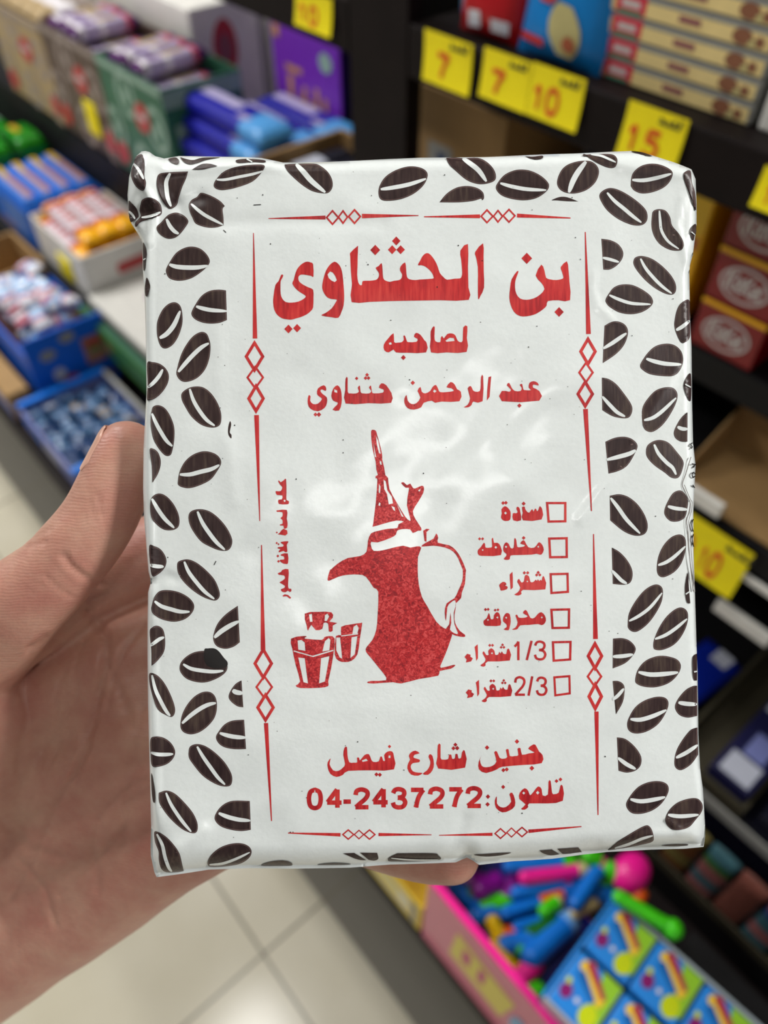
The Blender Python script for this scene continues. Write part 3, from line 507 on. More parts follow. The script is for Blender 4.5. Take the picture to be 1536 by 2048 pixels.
LIST = [
(R6,[(620,185),(650,195),(680,230),(690,265),(685,335),(650,352),(605,345),(580,310),(590,265),(585,220)],[dot((632,262),18)]),(R6,dot((604,148),22),[]),(R6,dot((636,145),22),[]),
(R6,[(765,190),(790,205),(800,250),(808,345),(720,345),(715,265),(750,265),(770,250),(755,215)],[]),
(R6,[(820,195),(850,190),(855,215),(880,250),(905,255),(925,225),(940,222),(950,245),(965,215),(980,215),(990,240),(1005,225),(1020,185),(1035,195),(1050,225),(1042,335),(830,345),(828,260)],[]),(R6,dot((838,155),24),[]),
(R6,[(320,680),(350,650),(385,600),(400,620),(405,655),(460,655),(480,640),(475,560),(490,545),(500,600),(540,600),(575,640),(580,740),(400,750),(330,742),(315,710)],[dot((522,652),17),dot((372,682),12)]),(R6,dot((337,555),18),[]),(R6,dot((371,555),18),[]),
(R6,[(605,670),(615,620),(640,595),(670,615),(690,660),(725,655),(730,570),(740,545),(755,575),(765,645),(800,650),(845,640),(850,625),(800,610),(825,575),(850,580),(890,650),(960,655),(1000,605),(1020,595),(1050,625),(1068,680),(1045,730),(1020,735),(985,725),(930,735),(770,740),(690,745),(680,785),(650,795),(610,785),(640,750),(640,725),(615,705)],[dot((638,646),15),dot((1005,645),13)]),(R6,dot((838,545),22),[]),
(R6,[(730,1190),(770,1165),(800,1110),(765,1045),(785,1010),(810,1050),(840,1040),(850,980),(870,965),(900,985),(915,1045),(950,1045),(975,1020),(990,1035),(1000,1015),(1015,1035),(1030,1020),(1045,1030),(1050,995),(1070,985),(1085,1130),(830,1135),(815,1180),(780,1200)],[dot((880,1040),11)]),
(R6,dot((846,942),20),[]),(R6,dot((884,942),20),[]),(R6,dot((1004,938),20),[]),(R6,dot((986,966),19),[]),(R6,dot((1022,966),19),[]),
(R6,[(680,960),(710,930),(715,1000),(715,1110),(690,1135),(680,1000)],[]),(R6,[(560,1080),(600,1045),(635,1055),(640,1080),(625,1085),(655,1100),(645,1130),(580,1145),(570,1115)],[]),
(R7,[(385,290),(420,260),(440,205),(455,235),(465,275),(495,270),(500,230),(530,195),(560,210),(575,270),(575,345),(470,352),(400,348),(382,320)],[dot((432,283),12),dot((540,255),14)]),
(R7,dot((404,165),19),[]),(R7,dot((434,163),18),[]),(R7,dot((514,172),17),[]),(R7,dot((546,168),17),[]),
(R7,[(640,205),(680,220),(690,300),(680,360),(665,400),(610,390),(645,365),(640,330),(605,300),(608,250)],[dot((640,258),13)]),
(R7,[(705,390),(745,370),(770,310),(745,235),(765,225),(780,255),(830,260),(875,250),(880,235),(830,205),(855,170),(880,190),(915,260),(960,260),(1000,215),(1040,195),(1080,235),(1092,290),(1070,330),(1040,342),(1000,330),(900,340),(800,345),(770,385),(735,395)],[dot((1045,255),13)])]
for dx, dy in ((0, 0), (14, 405)):
    for i, l in enumerate(SHAQRA): LIST.append((R7, [(a + dx, b + dy) for a, b in l], [dot((478 + dx, 662 + dy), 13)] if i == 0 else []))
    for c, r in SHAQRA_DOTS: LIST.append((R7, dot((c[0] + dx, c[1] + dy), r), []))
BOXES = [(R6,[(1090,135),(1325,135),(1325,368),(1110,372)]),(R6,[(1115,540),(1340,535),(1342,775),(1128,778)]),(R6,[(1132,945),(1350,940),(1355,1170),(1142,1185)]),(R7,[(1140,155),(1368,150),(1365,385),(1155,388)]),(R7,[(1158,525),(1385,520),(1380,745),(1168,760)]),(R7,[(1175,925),(1370,910),(1375,1130),(1188,1155)])]
STORAGE = [  # small line of writing that runs up the left side
(RV,[(200,170),(215,160),(240,185),(290,150),(320,140),(325,345),(325,450),(360,470),(360,510),(330,520),(210,515),(205,450),(255,445),(262,385),(180,378),(160,325),(180,320),(240,318),(262,260),(230,225)],[dot((298,466),20)]),
(RV,[(175,615),(200,610),(330,605),(335,700),(330,740),(342,800),(335,875),(290,890),(280,845),(230,842),(228,825),(265,815),(265,760),(235,730),(265,700),(262,640),(185,635)],[]),
(RV,[(280,890),(335,915),(342,965),(310,993),(230,980),(190,975),(220,955),(245,920)],[]),(RV,dot((180,948),16),[]),
(RV,[(245,1090),(345,1080),(350,1100),(330,1140),(340,1235),(305,1245),(280,1225),(215,1250),(210,1225),(235,1200),(195,1190),(200,1170),(275,1160),(278,1130),(245,1110)],[]),(RV,dot((178,1108),18),[]),(RV,dot((205,1125),16),[]),
(RV,[(245,1280),(345,1265),(350,1410),(320,1425),(270,1415),(225,1380),(235,1360),(290,1355),(285,1310),(245,1300)],[]),(RV,dot((195,1305),22),[]),(RV,dot((205,1385),22),[]),
(RV,[(195,1565),(245,1545),(265,1515),(355,1505),(355,1640),(350,1760),(365,1800),(395,1800),(400,1835),(375,1850),(345,1830),(310,1855),(260,1845),(240,1810),(290,1790),(300,1755),(225,1710),(235,1695),(300,1650),(290,1600),(215,1590)],[]),
(RV,[(265,1905),(300,1885),(350,1895),(395,1935),(380,1955),(330,1915),(275,1920)],[])]
POT = [
(R4,[(700,85),(715,75),(735,82),(745,110),(770,200),(785,270),(785,305),(800,365),(810,425),(830,445),(840,530),(900,640),(960,740),(990,770),(1003,765),(975,655),(985,560),(990,520),(965,520),(930,485),(950,478),(975,500),(1000,488),(1020,520),(1040,525),(1085,505),(1105,515),(1100,560),(1060,630),(1020,700),(1040,760),(1085,830),(1080,850),(1060,850),(1020,868),(1000,840),(940,838),(900,850),(890,880),(850,905),(750,940),(700,935),(700,970),(720,1005),(790,1000),(850,985),(945,965),(1000,980),(1050,970),(1085,980),(1060,1050),(1058,1155,1),(384,1155,1),(440,1105),(520,1060),(615,1045),(665,1010),(675,930),(700,870),(760,850),(830,835),(900,830),(910,800),(950,780),(895,772),(800,795),(718,818),(715,800),(735,640),(748,460),(735,450),(735,430),(752,420),(740,380),(735,320),(715,240),(703,160)],
  [[(738,118),(755,160),(775,260),(760,255),(742,180)],[(716,165),(740,290),(728,280)],[(765,312),(778,318),(782,345),(768,340)],[(795,458),(812,470),(825,540),(860,590),(868,640),(835,648),(822,570),(800,530)],[(760,490),(772,510),(768,565),(758,555)],[(890,630),(950,745),(935,740)],[(762,632),(772,640),(768,660),(755,655)],[(855,660),(880,670),(885,700),(870,690)],[(1060,545),(1080,525),(1075,548)]]),
(R4,[(1085,972),(1120,942),(1180,910),(1200,870),(1215,905),(1212,942),(1300,962),(1350,1000),(1390,1060),(1428,1152),(1405,1152),(1370,1065),(1330,1010),(1270,980),(1180,965)],[]),
(R4,[(1100,850),(1125,835),(1150,838),(1125,860),(1125,935),(1110,930)],[]),
(R5,[(386,150,1),(1058,150,1),(1058,170),(1065,260),(1090,360),(1130,430),(1200,550),(1260,600),(1320,630),(1310,690),(1270,800),(1240,870),(1235,905),(1330,882),(1345,888),(1310,912),(1225,930),(1215,965),(1070,990),(930,1025),(870,1015),(720,1025),(668,1018),(700,1005),(815,1000),(800,955),(760,905),(700,830),(660,780),(665,745),(710,690),(740,610),(750,500),(755,320),(720,290),(660,205),(600,188),(520,190),(450,205),(380,235),(365,225),(375,180)],[]),
(R5,[(1405,152),(1428,152),(1425,180),(1420,260),(1395,330),(1390,370),(1350,410),(1350,440),(1340,500),(1345,560),(1380,620),(1420,650),(1415,668),(1360,660),(1320,645),(1275,605),(1300,570),(1308,480),(1315,560),(1305,610),(1340,640),(1368,640),(1340,570),(1335,480),(1350,430),(1345,385),(1310,405),(1285,440),(1275,545),(1265,480),(1280,410),(1340,370),(1370,310),(1400,240),(1405,180)],[]),
(R5,[(85,680),(180,660),(205,665),(190,680),(320,690),(340,670),(380,660),(420,680),(410,800),(390,920),(370,1010),(370,1045),(300,1058),(160,1060),(120,1040),(155,1010),(120,880),(95,760)],[[(135,695),(165,690),(190,710),(195,775),(140,765)],[(345,700),(375,675),(388,690),(380,770),(325,780)],[(140,825),(190,830),(215,1025),(180,1015)],[(315,830),(380,815),(365,900),(345,1010),(300,1025)],[(105,770),(250,812),(410,765),(410,775),(255,822),(105,780)]]),
(R5,[(190,488),(290,475),(395,478),(405,520),(380,550),(440,560),(405,580),(405,620),(375,625),(370,565),(335,560),(325,605),(275,615),(240,575),(215,620),(205,580)],[[(222,495),(245,490),(250,550),(230,552)],[(345,500),(365,488),(378,510),(360,545),(342,545)]]),
(R5,[(470,590),(540,572),(620,560),(630,570),(612,690),(595,800),(550,850),(500,860),(450,850),(420,800),(430,660),(470,655)],[[(565,590),(590,572),(605,600),(595,640),(555,645)],[(432,672),(462,672),(478,835),(458,825),(432,770)],[(550,670),(595,660),(575,800),(540,830)],[(470,656),(600,640),(600,648),(470,664)]])]
ORN = []   # ornamental border: tapered lines and small open diamonds
def orn(line0, line1, w0, w1): ORN.append((stroke_loop([line0, line1], w0, w1), []))
def dia(c, a, b, th):
    k = 1 - th / min(a, b); ORN.append(([(c[0] - a, c[1]), (c[0], c[1] - b), (c[0] + a, c[1]), (c[0], c[1] + b)], [[(c[0] - a * k, c[1]), (c[0], c[1] - b * k), (c[0] + a * k, c[1]), (c[0], c[1] + b * k)]]))
for p0, p1, w0, w1 in [((537,437),(651,435),1.5,8),((724,432),(837,431),9,1.5),((848,433.5),(960,432.5),2,7.5),((1034,431),(1141,436),8,2),
    ((507,466),(510,677),1.5,9),((513,830),(519.5,1042),9.5,1.5),((523,1090),(526,1300),2,9.5),((532,1446),(543,1642),8.5,2),
    ((1170.5,464),(1177,668),2,9.5),((1171,818),(1183,1022),9.5,2),((1187,1068),(1191,1278),2,9.5),((1193,1423),(1196,1630),8.5,2),
    ((576,1666),(681,1669.5),2,7),((757,1669),(863,1669.5),6.5,1.5),((878,1670.5),(985,1668.5),1.5,6.5),((1057,1662.5),(1163,1653),7,2)]: orn(p0, p1, w0, w1)
for c, a, b, th in [((665,435),14,16,4.5),((686,434),11,15,4),((709,433),14,16,4.5),((974,432.5),14,15,4.5),((996,432.5),11,14,4),((1018,431.5),14,15,4.5),
    ((509,713),20,33,7),((510.5,755),18,25,5),((512,797),18,31,7),((526.5,1327),20,34,7),((528.5,1374),18,25,5),((531,1415),19,31,7),
    ((1176,703),18,31,7),((1172,745),16,23,5),((1170.5,788),18,30,7),((1190,1312),17,31,7),((1189,1353),16,23,5),((1190.5,1393),16,31,7),
    ((696.5,1669),13,11,3.5),((718,1669),11,10,3),((739,1669),13,11,3.5),((1001,1667),13,11.5,3.5),((1023,1665),11,10.5,3),((1044,1664),13,11,3.5)]: dia(c, a, b, th)
# thin numerals of the blend list and bold numerals of the telephone line, drawn with strokes inside their boxes
def digit(ch, x0, y0, x1, y1, w):
    X = lambda a: x0 + a * (x1 - x0); Y = lambda b: y0 + b * (y1 - y0)
    S = {'0': [[(.5,.0),(.15,.12),(.03,.5),(.15,.88),(.5,1),(.85,.88),(.97,.5),(.85,.12),(.5,0)]], '1': [[(.15,.28),(.45,.15),(.62,.02)],[(.62,.02),(.62,1)]],
         '2': [[(.06,.3),(.15,.08),(.5,.0),(.85,.1),(.92,.3),(.75,.52),(.4,.75),(.08,.97)],[(.05,.97),(.98,.97)]],
         '3': [[(.06,.22),(.2,.05),(.5,.0),(.82,.08),(.9,.25),(.75,.42),(.42,.47)],[(.42,.47),(.8,.53),(.97,.73),(.8,.95),(.45,1),(.15,.92),(.04,.74)]],
         '4': [[(.7,.0),(.05,.7)],[(.02,.72),(1,.72)],[(.72,0),(.72,1)]], '7': [[(.03,.04),(.97,.04)],[(.95,.04),(.6,.45),(.4,1)]], '/': [[(.85,0),(.15,1)]], '-': [[(0,.5),(1,.5)]]}[ch]
    return [stroke_loop([(X(a), Y(b)) for a, b in s], w) for s in S]
TEL = []
for ch, x0, x1, dy in [('0',48,118,4),('4',150,232,2),('-',243,284,2),('2',306,384,2),('4',408,490,0),('3',516,590,0),('7',618,692,0),('2',722,802,-2),('7',832,906,-3),('2',932,1012,-5)]:
    y0, y1 = (330 + dy, 432 + dy) if ch != '-' else (380, 420)
    for l in digit(ch, x0, y0, x1, y1, 25): TEL.append((R8, l, []))
for ch, x0, x1, y0, y1 in [('1',722,812,525,742),('/',862,940,520,740),('3',962,1088,530,732),('2',735,855,935,1140),('/',885,945,925,1145),('3',985,1100,940,1135)]:
    for l in digit(ch, x0, y0, x1, y1, 27): LIST.append((R7, l, []))

# ---- the wrapper itself: front face cut into cells, then the sides and the back
front = Sheet(); CELL = 7.0
outl = [tuple(p) for p in OUT]
def build_front():
    i = math.floor(255 / CELL)
    while i * CELL < 1411:
        a = clip_half(clip_half(outl, 0, i * CELL, False), 0, (i + 1) * CELL, True); i += 1
        if len(a) < 3: continue
        y0 = min(p[1] for p in a); y1 = max(p[1] for p in a); j = math.floor(y0 / CELL)
        while j * CELL < y1:
            b = clip_half(clip_half(a, 1, j * CELL, False), 1, (j + 1) * CELL, True); j += 1
            q = []
            for p in b:
                if not q or math.hypot(p[0] - q[-1][0], p[1] - q[-1][1]) > 0.02: q.append(p)
            if len(q) > 2:
                ar = sum(q[t][0] * q[(t + 1) % len(q)][1] - q[(t + 1) % len(q)][0] * q[t][1] for t in range(len(q)))
                if abs(ar) > 0.05: front.cell_poly(q, 0, 0.0)
build_front()
C, fs = front.build('', None)
bm = bmesh.new(); bv = [bm.verts.new(c) for c in C]
for f in fs:
    try: bm.faces.new([bv[i] for i in f])
    except ValueError: pass
bmesh.ops.remove_doubles(bm, verts=bm.verts[:], dist=2e-6)
cen = Vector(((838 - 768) / F * 0.17, -(1025 - 1024) / F * 0.17, 0))
loop_edges = [e for e in bm.edges if len(e.link_faces) == 1]
for dz, s in ((0.0030, 1.0), (0.0055, 0.985), (0.008, 0.972), (0.013, 0.962), (0.020, 0.962), (0.027, 0.958), (0.0315, 0.945), (0.034, 0.91)):
    r = bmesh.ops.extrude_edge_only(bm, edges=loop_edges); nv = [g for g in r['geom'] if isinstance(g, bmesh.types.BMVert)]
    ns = set(nv); loop_edges = [g for g in r['geom'] if isinstance(g, bmesh.types.BMEdge) and g.verts[0] in ns and g.verts[1] in ns]
    for v in nv:
        z = -0.1706 - dz
        v.co = Vector((cen.x + (v.co.x - cen.x) * s, cen.y + (v.co.y - cen.y) * s, v.co.z * 0.25 + z * 0.75 if dz < 0.004 else z))
bmesh.ops.contextual_create(bm, geom=loop_edges)
bmesh.ops.recalc_face_normals(bm, faces=bm.faces[:])
for f in bm.faces: f.smooth = len(f.verts) < 20
verts = [v.co.copy() for v in bm.verts]; bm.verts.index_update(); faces = [[v.index for v in f.verts] for f in bm.faces]; sm = [f.smooth for f in bm.faces]; bm.free()
LENS = camo.matrix_world.copy()
BAGO = Vector((0.008, -0.081, -0.186))       # base of the packet in the lens frame
packet = bpy.data.objects.new('coffee_packet', None); packet.empty_display_size = 0.02; COL.objects.link(packet); packet.matrix_world = LENS @ Matrix.Translation(BAGO)
tag(packet, 'white paper coffee packet with brown bean border and red Arabic print', 'coffee packet')
def bag_obj(name, verts, faces, mats, midx, smooth=True, parent=packet):
    return link_mesh(name, [Vector(v) - BAGO for v in verts], faces, mats, midx, parent, smooth)
def sheet_obj(name, sh, mats):
    C, fs = sh.build(name, mats); return bag_obj(name, C, fs, mats, sh.m)
beans = Sheet()
for crop, lp, sl, w in BEANS:
    L = smooth_loop(fr(lp, crop), 4); beans.shape([L], 0, 0.00003)
    I1 = inset(L, 1.4); I2 = inset(L, 2.5)
    if (max(p[0] for p in L) - min(p[0] for p in L)) > 22 and (max(p[1] for p in L) - min(p[1] for p in L)) > 22:
        beans.shape([I1], 1, 0.000045); beans.shape([I2], 0, 0.00006)
    if sl:
        s = crop[2]; P = fr(sl, crop); beans.shape([stroke_loop(P, w / s * 0.55, w / s * 0.42, w / s * 1.25)], 2, 0.00008)
beans.shape([smooth_loop(fr([(760,1755),(800,1738),(870,1738),(920,1770),(975,1840),(1015,1890),(1000,1940),(880,1960),(770,1900)], cC), 4)], 3, 0.000095)
rs = random.Random(5)
for _ in range(170):      # ink specks of the rough print
    x, y, r = rs.uniform(300, 1380), rs.uniform(330, 1690), rs.choice((0.6, 0.7, 0.9, 1.3)); beans.shape([ell(x, y, r, r * rs.uniform(.6, 1.2), 7)], 3, 0.00010)
for a, b in (((507,410),(522,409)),((447,460),(452,465)),((428,1130),(432,1122))): beans.shape([stroke_loop([a, b], 1.5)], 3, 0.00010)
SEAM = fr([(215,275),(190,350),(160,450),(125,555),(150,620),(185,700),(205,740),(195,830),(170,930),(185,1050),(195,1250),(215,1450),(236,1650)], (1340,860,5.114))
beans.shape([stroke_loop(SEAM, 1.6)], 4, 0.00009); beans.shape([stroke_loop([(x + 4.2, y + 1) for x, y in SEAM[3:]], 1.2)], 4, 0.00009)
for lp in ([(222,345),(262,352)],[(258,352),(240,385)],[(258,452),(240,432),(226,455),(238,485),(256,470)],[(232,560),(252,592)],[(238,910),(222,960),(228,1010),(240,1040)],[(240,1065),(226,1110),(232,1150),(242,1195)],[(225,130),(212,155),(228,170),(216,190)]):
    beans.shape([stroke_loop(fr(lp, (1340,860,5.114)), 2.0)], 3, 0.00010)
# one mesh: paper and its printed pattern
Cb, fb = beans.build('', None); nb = len(verts)
body = bag_obj('paper_wrapper', verts + [Vector(c) for c in Cb], faces + [[i + nb for i in f] for f in fb], ['bag_paper', 'bean_ink', 'bean_rim_ink', 'smudge_ink', 'seam_grey'],
               [0] * len(faces) + [(1, 2, 0, 3, 4)[m] for m in beans.m])
def letters(name, items, wob=0.0, m='red_ink', smooth_=True):
    sh = Sheet()
    for it in items:
        crop, lp, holes = it
        g = lambda l: (smooth_loop(fr(l, crop), 2) if smooth_ and len(l) > 8 else [(p[0], p[1]) for p in fr(l, crop)])
        sh.shape([g(lp)] + [g(h) for h in holes], 0, 0.00004)
    return sheet_obj(name, sh, [m])
letters('title_lettering', TITLE); letters('owner_lettering', OWNER); letters('address_lettering', FOOT + TEL); letters('blend_list_lettering', LIST); letters('storage_lettering', STORAGE)
letters('coffee_pot_picture', POT, m='red_ink_mottled')
for crop, q in BOXES:
    P = [(p[0], p[1]) for p in fr(q, crop)]; I = inset(P, 0); cx = sum(p[0] for p in P) / 4; cy = sum(p[1] for p in P) / 4
    I = [(cx + (p[0] - cx) * 0.76, cy + (p[1] - cy) * 0.78) for p in P]; sh = Sheet(); sh.shape([P, I], 0, 0.00004); sheet_obj('checkbox', sh, ['red_ink'])
sh = Sheet()
for lp, holes in ORN: sh.shape([lp] + holes, 0, 0.00004)
sheet_obj('border_ornament', sh, ['red_ink'])

# ================================================================== THE HAND (left hand, palm towards the lens, thumb up along the packet)
mat('skin', rgb(196, 140, 118), 0.42, 0.4, 0.0, 60, 0.0, 300, sss=0.25)
mat('nail', rgb(222, 172, 152), 0.28, 0.5)
def skin_material():
    m = MATS['skin']; nt = m.node_tree; p = nt.nodes['Principled BSDF']; N = nt.nodes.new; L = nt.links.new
    tc = N('ShaderNodeTexCoord')
    n1 = N('ShaderNodeTexNoise'); n1.inputs['Scale'].default_value = 70; n1.inputs['Detail'].default_value = 8; n1.inputs['Roughness'].default_value = 0.62; L(tc.outputs['Object'], n1.inputs['Vector'])
    cr = N('ShaderNodeValToRGB'); e = cr.color_ramp.elements; e[0].position = 0.32; e[0].color = rgb(188, 128, 114); e[1].position = 0.68; e[1].color = rgb(204, 158, 138); L(n1.outputs['Fac'], cr.inputs[0])
    L(cr.outputs[0], p.inputs['Base Color'])
    wv = N('ShaderNodeTexWave'); wv.wave_type = 'BANDS'; wv.bands_direction = 'Y'; wv.inputs['Scale'].default_value = 420; wv.inputs['Distortion'].default_value = 9; wv.inputs['Detail'].default_value = 3; wv.inputs['Detail Scale'].default_value = 0.35
    L(tc.outputs['Object'], wv.inputs['Vector'])
    n2 = N('ShaderNodeTexNoise'); n2.inputs['Scale'].default_value = 520; n2.inputs['Detail'].default_value = 4; L(tc.outputs['Object'], n2.inputs['Vector'])
    ad = N('ShaderNodeMath'); ad.operation = 'MULTIPLY_ADD'; ad.inputs[1].default_value = 0.14; L(wv.outputs['Fac'], ad.inputs[0]); L(n2.outputs['Fac'], ad.inputs[2])
    b = N('ShaderNodeBump'); b.inputs['Strength'].default_value = 0.34; b.inputs['Distance'].default_value = 0.0005; L(ad.outputs[0], b.inputs['Height']); L(b.outputs[0], p.inputs['Normal'])
skin_material()
def hp(x, y, d, lean=False):
    if lean: d += max(0.0, (250 - x) * .7 + (y - 1450) * .7) * .07
    return Vector(((x - 768) / F * d, -(y - 1024) / F * d, -d))      # photo point at a depth (mm)
# chains of (x, y, depth mm, radius mm)
CH = {
 'thumb': [(255,903,181,7.5),(243,935,181,8.1),(222,985,181.5,8.7),(204,1030,182,8.9),(162,1088,183,9.45),(113,1145,185,9.8),(51,1197,188,11.2),(-10,1255,193,13.0),(-90,1345,199,15.5),(-190,1480,206,17)],
 'web': [(-20,1285,197,12.0),(60,1245,206,10.0),(180,1165,213,10.5),(330,1095,217,11.0),(430,1090,219,11)],
 'thenar': [(-60,1360,200,15.5),(20,1440,206,14),(0,1580,207,15.5),(-120,1720,210,17)],
 'index': [(-170,1560,212,17),(60,1420,215,14.5),(250,1300,217,12.5),(420,1230,219,11.2),(640,1170,219,9.4),(780,1145,217,8.6),(905,1135,215,7.4)],
 'middle': [(-170,1660,213,18),(80,1550,215,15.5),(280,1450,217,13),(470,1390,219,11.2),(720,1340,219,9.6),(880,1320,217,8.8),(1015,1315,215,7.5)],
 'ring': [(-170,1790,214,18.5),(80,1680,215,16),(290,1590,217,13),(470,1545,219,10.8),(700,1510,219,9.2),(850,1500,217,8.4),(980,1495,215,7.2)],
 'pinky': [(-250,2080,222,22),(-57,1952,216,18.5),(80,1862,214,16.3),(208,1792,213,14.0),(330,1712,212.5,12),(430,1662,212,10.6),(560,1634,208,8.8),(680,1648,203,8.1),(790,1688,197,7.9),(858,1706,193,7.7),(903,1712,190,7.0)],
 'fill': [(-150,1600,216,17),(70,1480,216.5,14.5),(265,1375,218,12.8),(430,1310,219.5,10.5)],
 'fill_two': [(-150,1720,217,18),(80,1615,217,15.5),(285,1520,218,13),(450,1470,219.5,10.5)],
 'fill_three': [(-120,1880,218,18),(80,1770,217,16),(260,1690,217,13.5),(430,1605,218,10.5)],
 'forearm': [(-170,1700,214,20),(-300,1950,220,24),(-520,2250,232,29),(-800,2600,246,33)],
 'heel': [(-150,1600,211,18),(-60,1760,213,18),(20,1800,213,16)],
}
def hand_mesh():
    mb = MB()
    for ch in CH.values():
        pts = []
        for i in range(len(ch) - 1):
            a, b = ch[i], ch[i + 1]; pa, pb = hp(*a[:3], True), hp(*b[:3], True); n = max(2, int((pb - pa).length / 2.5))
            for k in range(n): t = k / n; pts.append((pa.lerp(pb, t), a[3] + (b[3] - a[3]) * t))
        pts.append((hp(*ch[-1][:3], True), ch[-1][3]))
        for q in range(2):   # smooth the joints
            pts = [pts[0]] + [((pts[i - 1][0] + pts[i][0] * 2 + pts[i + 1][0]) / 4, (pts[i - 1][1] + pts[i][1] * 2 + pts[i + 1][1]) / 4) for i in range(1, len(pts) - 1)] + [pts[-1]]
        for p, r in pts: mb.ball(p, r, r, r, 'skin', 20, 12)
    me = bpy.data.meshes.new('raw'); me.from_pydata([tuple(v) for v in mb.v], [], mb.f); o = bpy.data.objects.new('raw', me); COL.objects.link(o)
    r = o.modifiers.new('r', 'REMESH'); r.mode = 'VOXEL'; r.voxel_size = 0.7
    s = o.modifiers.new('s', 'SMOOTH'); s.iterations = 42; s.factor = 0.5
    dg = bpy.context.evaluated_depsgraph_get(); dg.update(); m2 = bpy.data.meshes.new_from_object(o.evaluated_get(dg)); bpy.data.objects.remove(o)
    return m2
hm = hand_mesh()
nv = len(hm.vertices); co = np.empty(nv * 3); hm.vertices.foreach_get('co', co); co = co.reshape(-1, 3)
no = np.empty(nv * 3); hm.vertices.foreach_get('normal', no); no = no.reshape(-1, 3)
PX = np.stack([co[:, 0] / -co[:, 2] * F + 768, -co[:, 1] / -co[:, 2] * F + 1024], 1); facing = np.clip(no[:, 2] * 1.6, 0, 1)
LINES = [  # creases of thumb and palm: polyline in the photo frame, depth mm, half width px
    ([(128,1112),(142,1133),(165,1152),(205,1170)],0.55,7), ([(176,1222),(200,1255),(213,1290),(210,1335),(196,1395),(176,1470),(150,1560)],1.0,9),
    ([(95,1278),(66,1300),(58,1328),(36,1358),(-5,1385)],1.3,9), ([(62,1300),(100,1282),(122,1282)],0.6,8), ([(180,1490),(120,1600),(65,1725),(20,1800)],0.4,7), ([(150,1395),(108,1470),(85,1500)],0.35,7),
    ([(40,1380),(56,1425),(46,1480),(36,1540)],0.55,9), ([(270,1500),(262,1600),(248,1700)],0.5,12), ([(195,1640),(188,1700),(196,1780)],0.35,8),
    ([(196,990),(200,1015),(206,1035)],0.2,4), ([(180,1000),(184,1020),(190,1042)],0.15,4), ([(20,1090),(52,1092),(90,1084)],0.25,6), ([(30,1076),(70,1074),(100,1058)],0.2,5),
    ([(215,1330),(240,1380),(262,1450)],0.5,9), ([(0,1640),(60,1700),(120,1715)],0.4,9),
    ([(286,1250),(250,1300),(226,1352),(214,1420)],0.45,6), ([(240,1395),(196,1440),(150,1500),(118,1560)],0.22,4), ([(120,1480),(96,1540),(60,1610)],0.25,5), ([(290,1560),(240,1590),(200,1640)],0.3,6),
    ([(166,1280),(150,1340),(156,1400)],0.2,5), ([(130,1340),(112,1400),(118,1450)],0.2,5), ([(250,1660),(180,1740),(120,1790)],0.3,6), ([(40,1720),(90,1780),(110,1850)],0.3,6), ([(286,1420),(270,1480),(280,1540)],0.3,6),
    ([(160,1210),(190,1196),(214,1186)],0.25,4), ([(90,1150),(120,1180),(150,1196)],0.2,4)]
disp = np.zeros(nv)
for pl, h, w in LINES:
    dd = np.full(nv, 1e9)
    for a, b in zip(pl[:-1], pl[1:]):
        a, b = np.array(a, float), np.array(b, float); ab = b - a; t = np.clip(((PX - a) @ ab) / (ab @ ab), 0, 1); q = PX - (a + t[:, None] * ab); dd = np.minimum(dd, np.hypot(q[:, 0], q[:, 1]))
    disp -= h * np.exp(-(dd / w) ** 2) * facing; disp += 0.08 * h * np.exp(-((dd - 2.2 * w) / w) ** 2) * facing
disp += facing * (0.9 * np.exp(-((PX[:, 0] - 85) / 70) ** 2 - ((PX[:, 1] - 1400) / 70) ** 2))
disp += 0.35 * vnoise(PX, 60, 4.0)
co2 = co + no * disp[:, None]
HANDO = Vector((-120.0, -130.0, -215.0))
hm.vertices.foreach_set('co', ((co2 - np.array(HANDO)) * 0.001).astype(np.float32).ravel()); hm.materials.clear(); hm.materials.append(MATS['skin'])
hm.polygons.foreach_set('use_smooth', [True] * len(hm.polygons)); hm.update(); hm.name = 'hand'
hand = bpy.data.objects.new('hand', hm); COL.objects.link(hand); hand.matrix_world = LENS @ Matrix.Translation(HANDO * 0.001)
tag(hand, 'left hand gripping the coffee packet, thumb pressed along its left edge', 'hand')
# thumb nail, seen from the side along the upper left edge of the thumb
def nail():
    tip, base = hp(256, 901, 181), hp(226, 974, 181.5); t = (tip - base).normalized(); L0 = (tip - base).length
    o = Vector((-0.93, 0.33, -0.06)); o = (o - t * o.dot(t)).normalized(); w = t.cross(o); vs = []; fs = []; n = 11; rows = 12
    for i in range(rows):
        k = i / (rows - 1); s = 1.2 + (L0 + 2.4) * k; c = base + t * s; e = max(0.0, s - L0); r = 8.25 + (7.35 - 8.25) * min(1, s / L0) + 0.10
        rad = math.sqrt(max(1, r * r - (e * 0.9) ** 2)); half = math.radians(56 - 6 * k) * (1 if 0.12 < k < 0.9 else (0.8 if k <= 0.12 else 0.82))
        for j in range(n): a = (j / (n - 1) * 2 - 1) * half; vs.append(c + (o * math.cos(a) + w * math.sin(a)) * rad)
    for i in range(rows - 1):
        for j in range(n - 1): fs.append((i * n + j, i * n + j + 1, (i + 1) * n + j + 1, (i + 1) * n + j))
    ob = link_mesh('thumb_nail', [(v - HANDO) * 0.001 for v in vs], fs, ['nail'], None, hand, True)
    m = ob.modifiers.new('t', 'SOLIDIFY'); m.thickness = 0.0005; m.offset = 0; q = ob.modifiers.new('s', 'SUBSURF'); q.levels = q.render_levels = 1
nail()

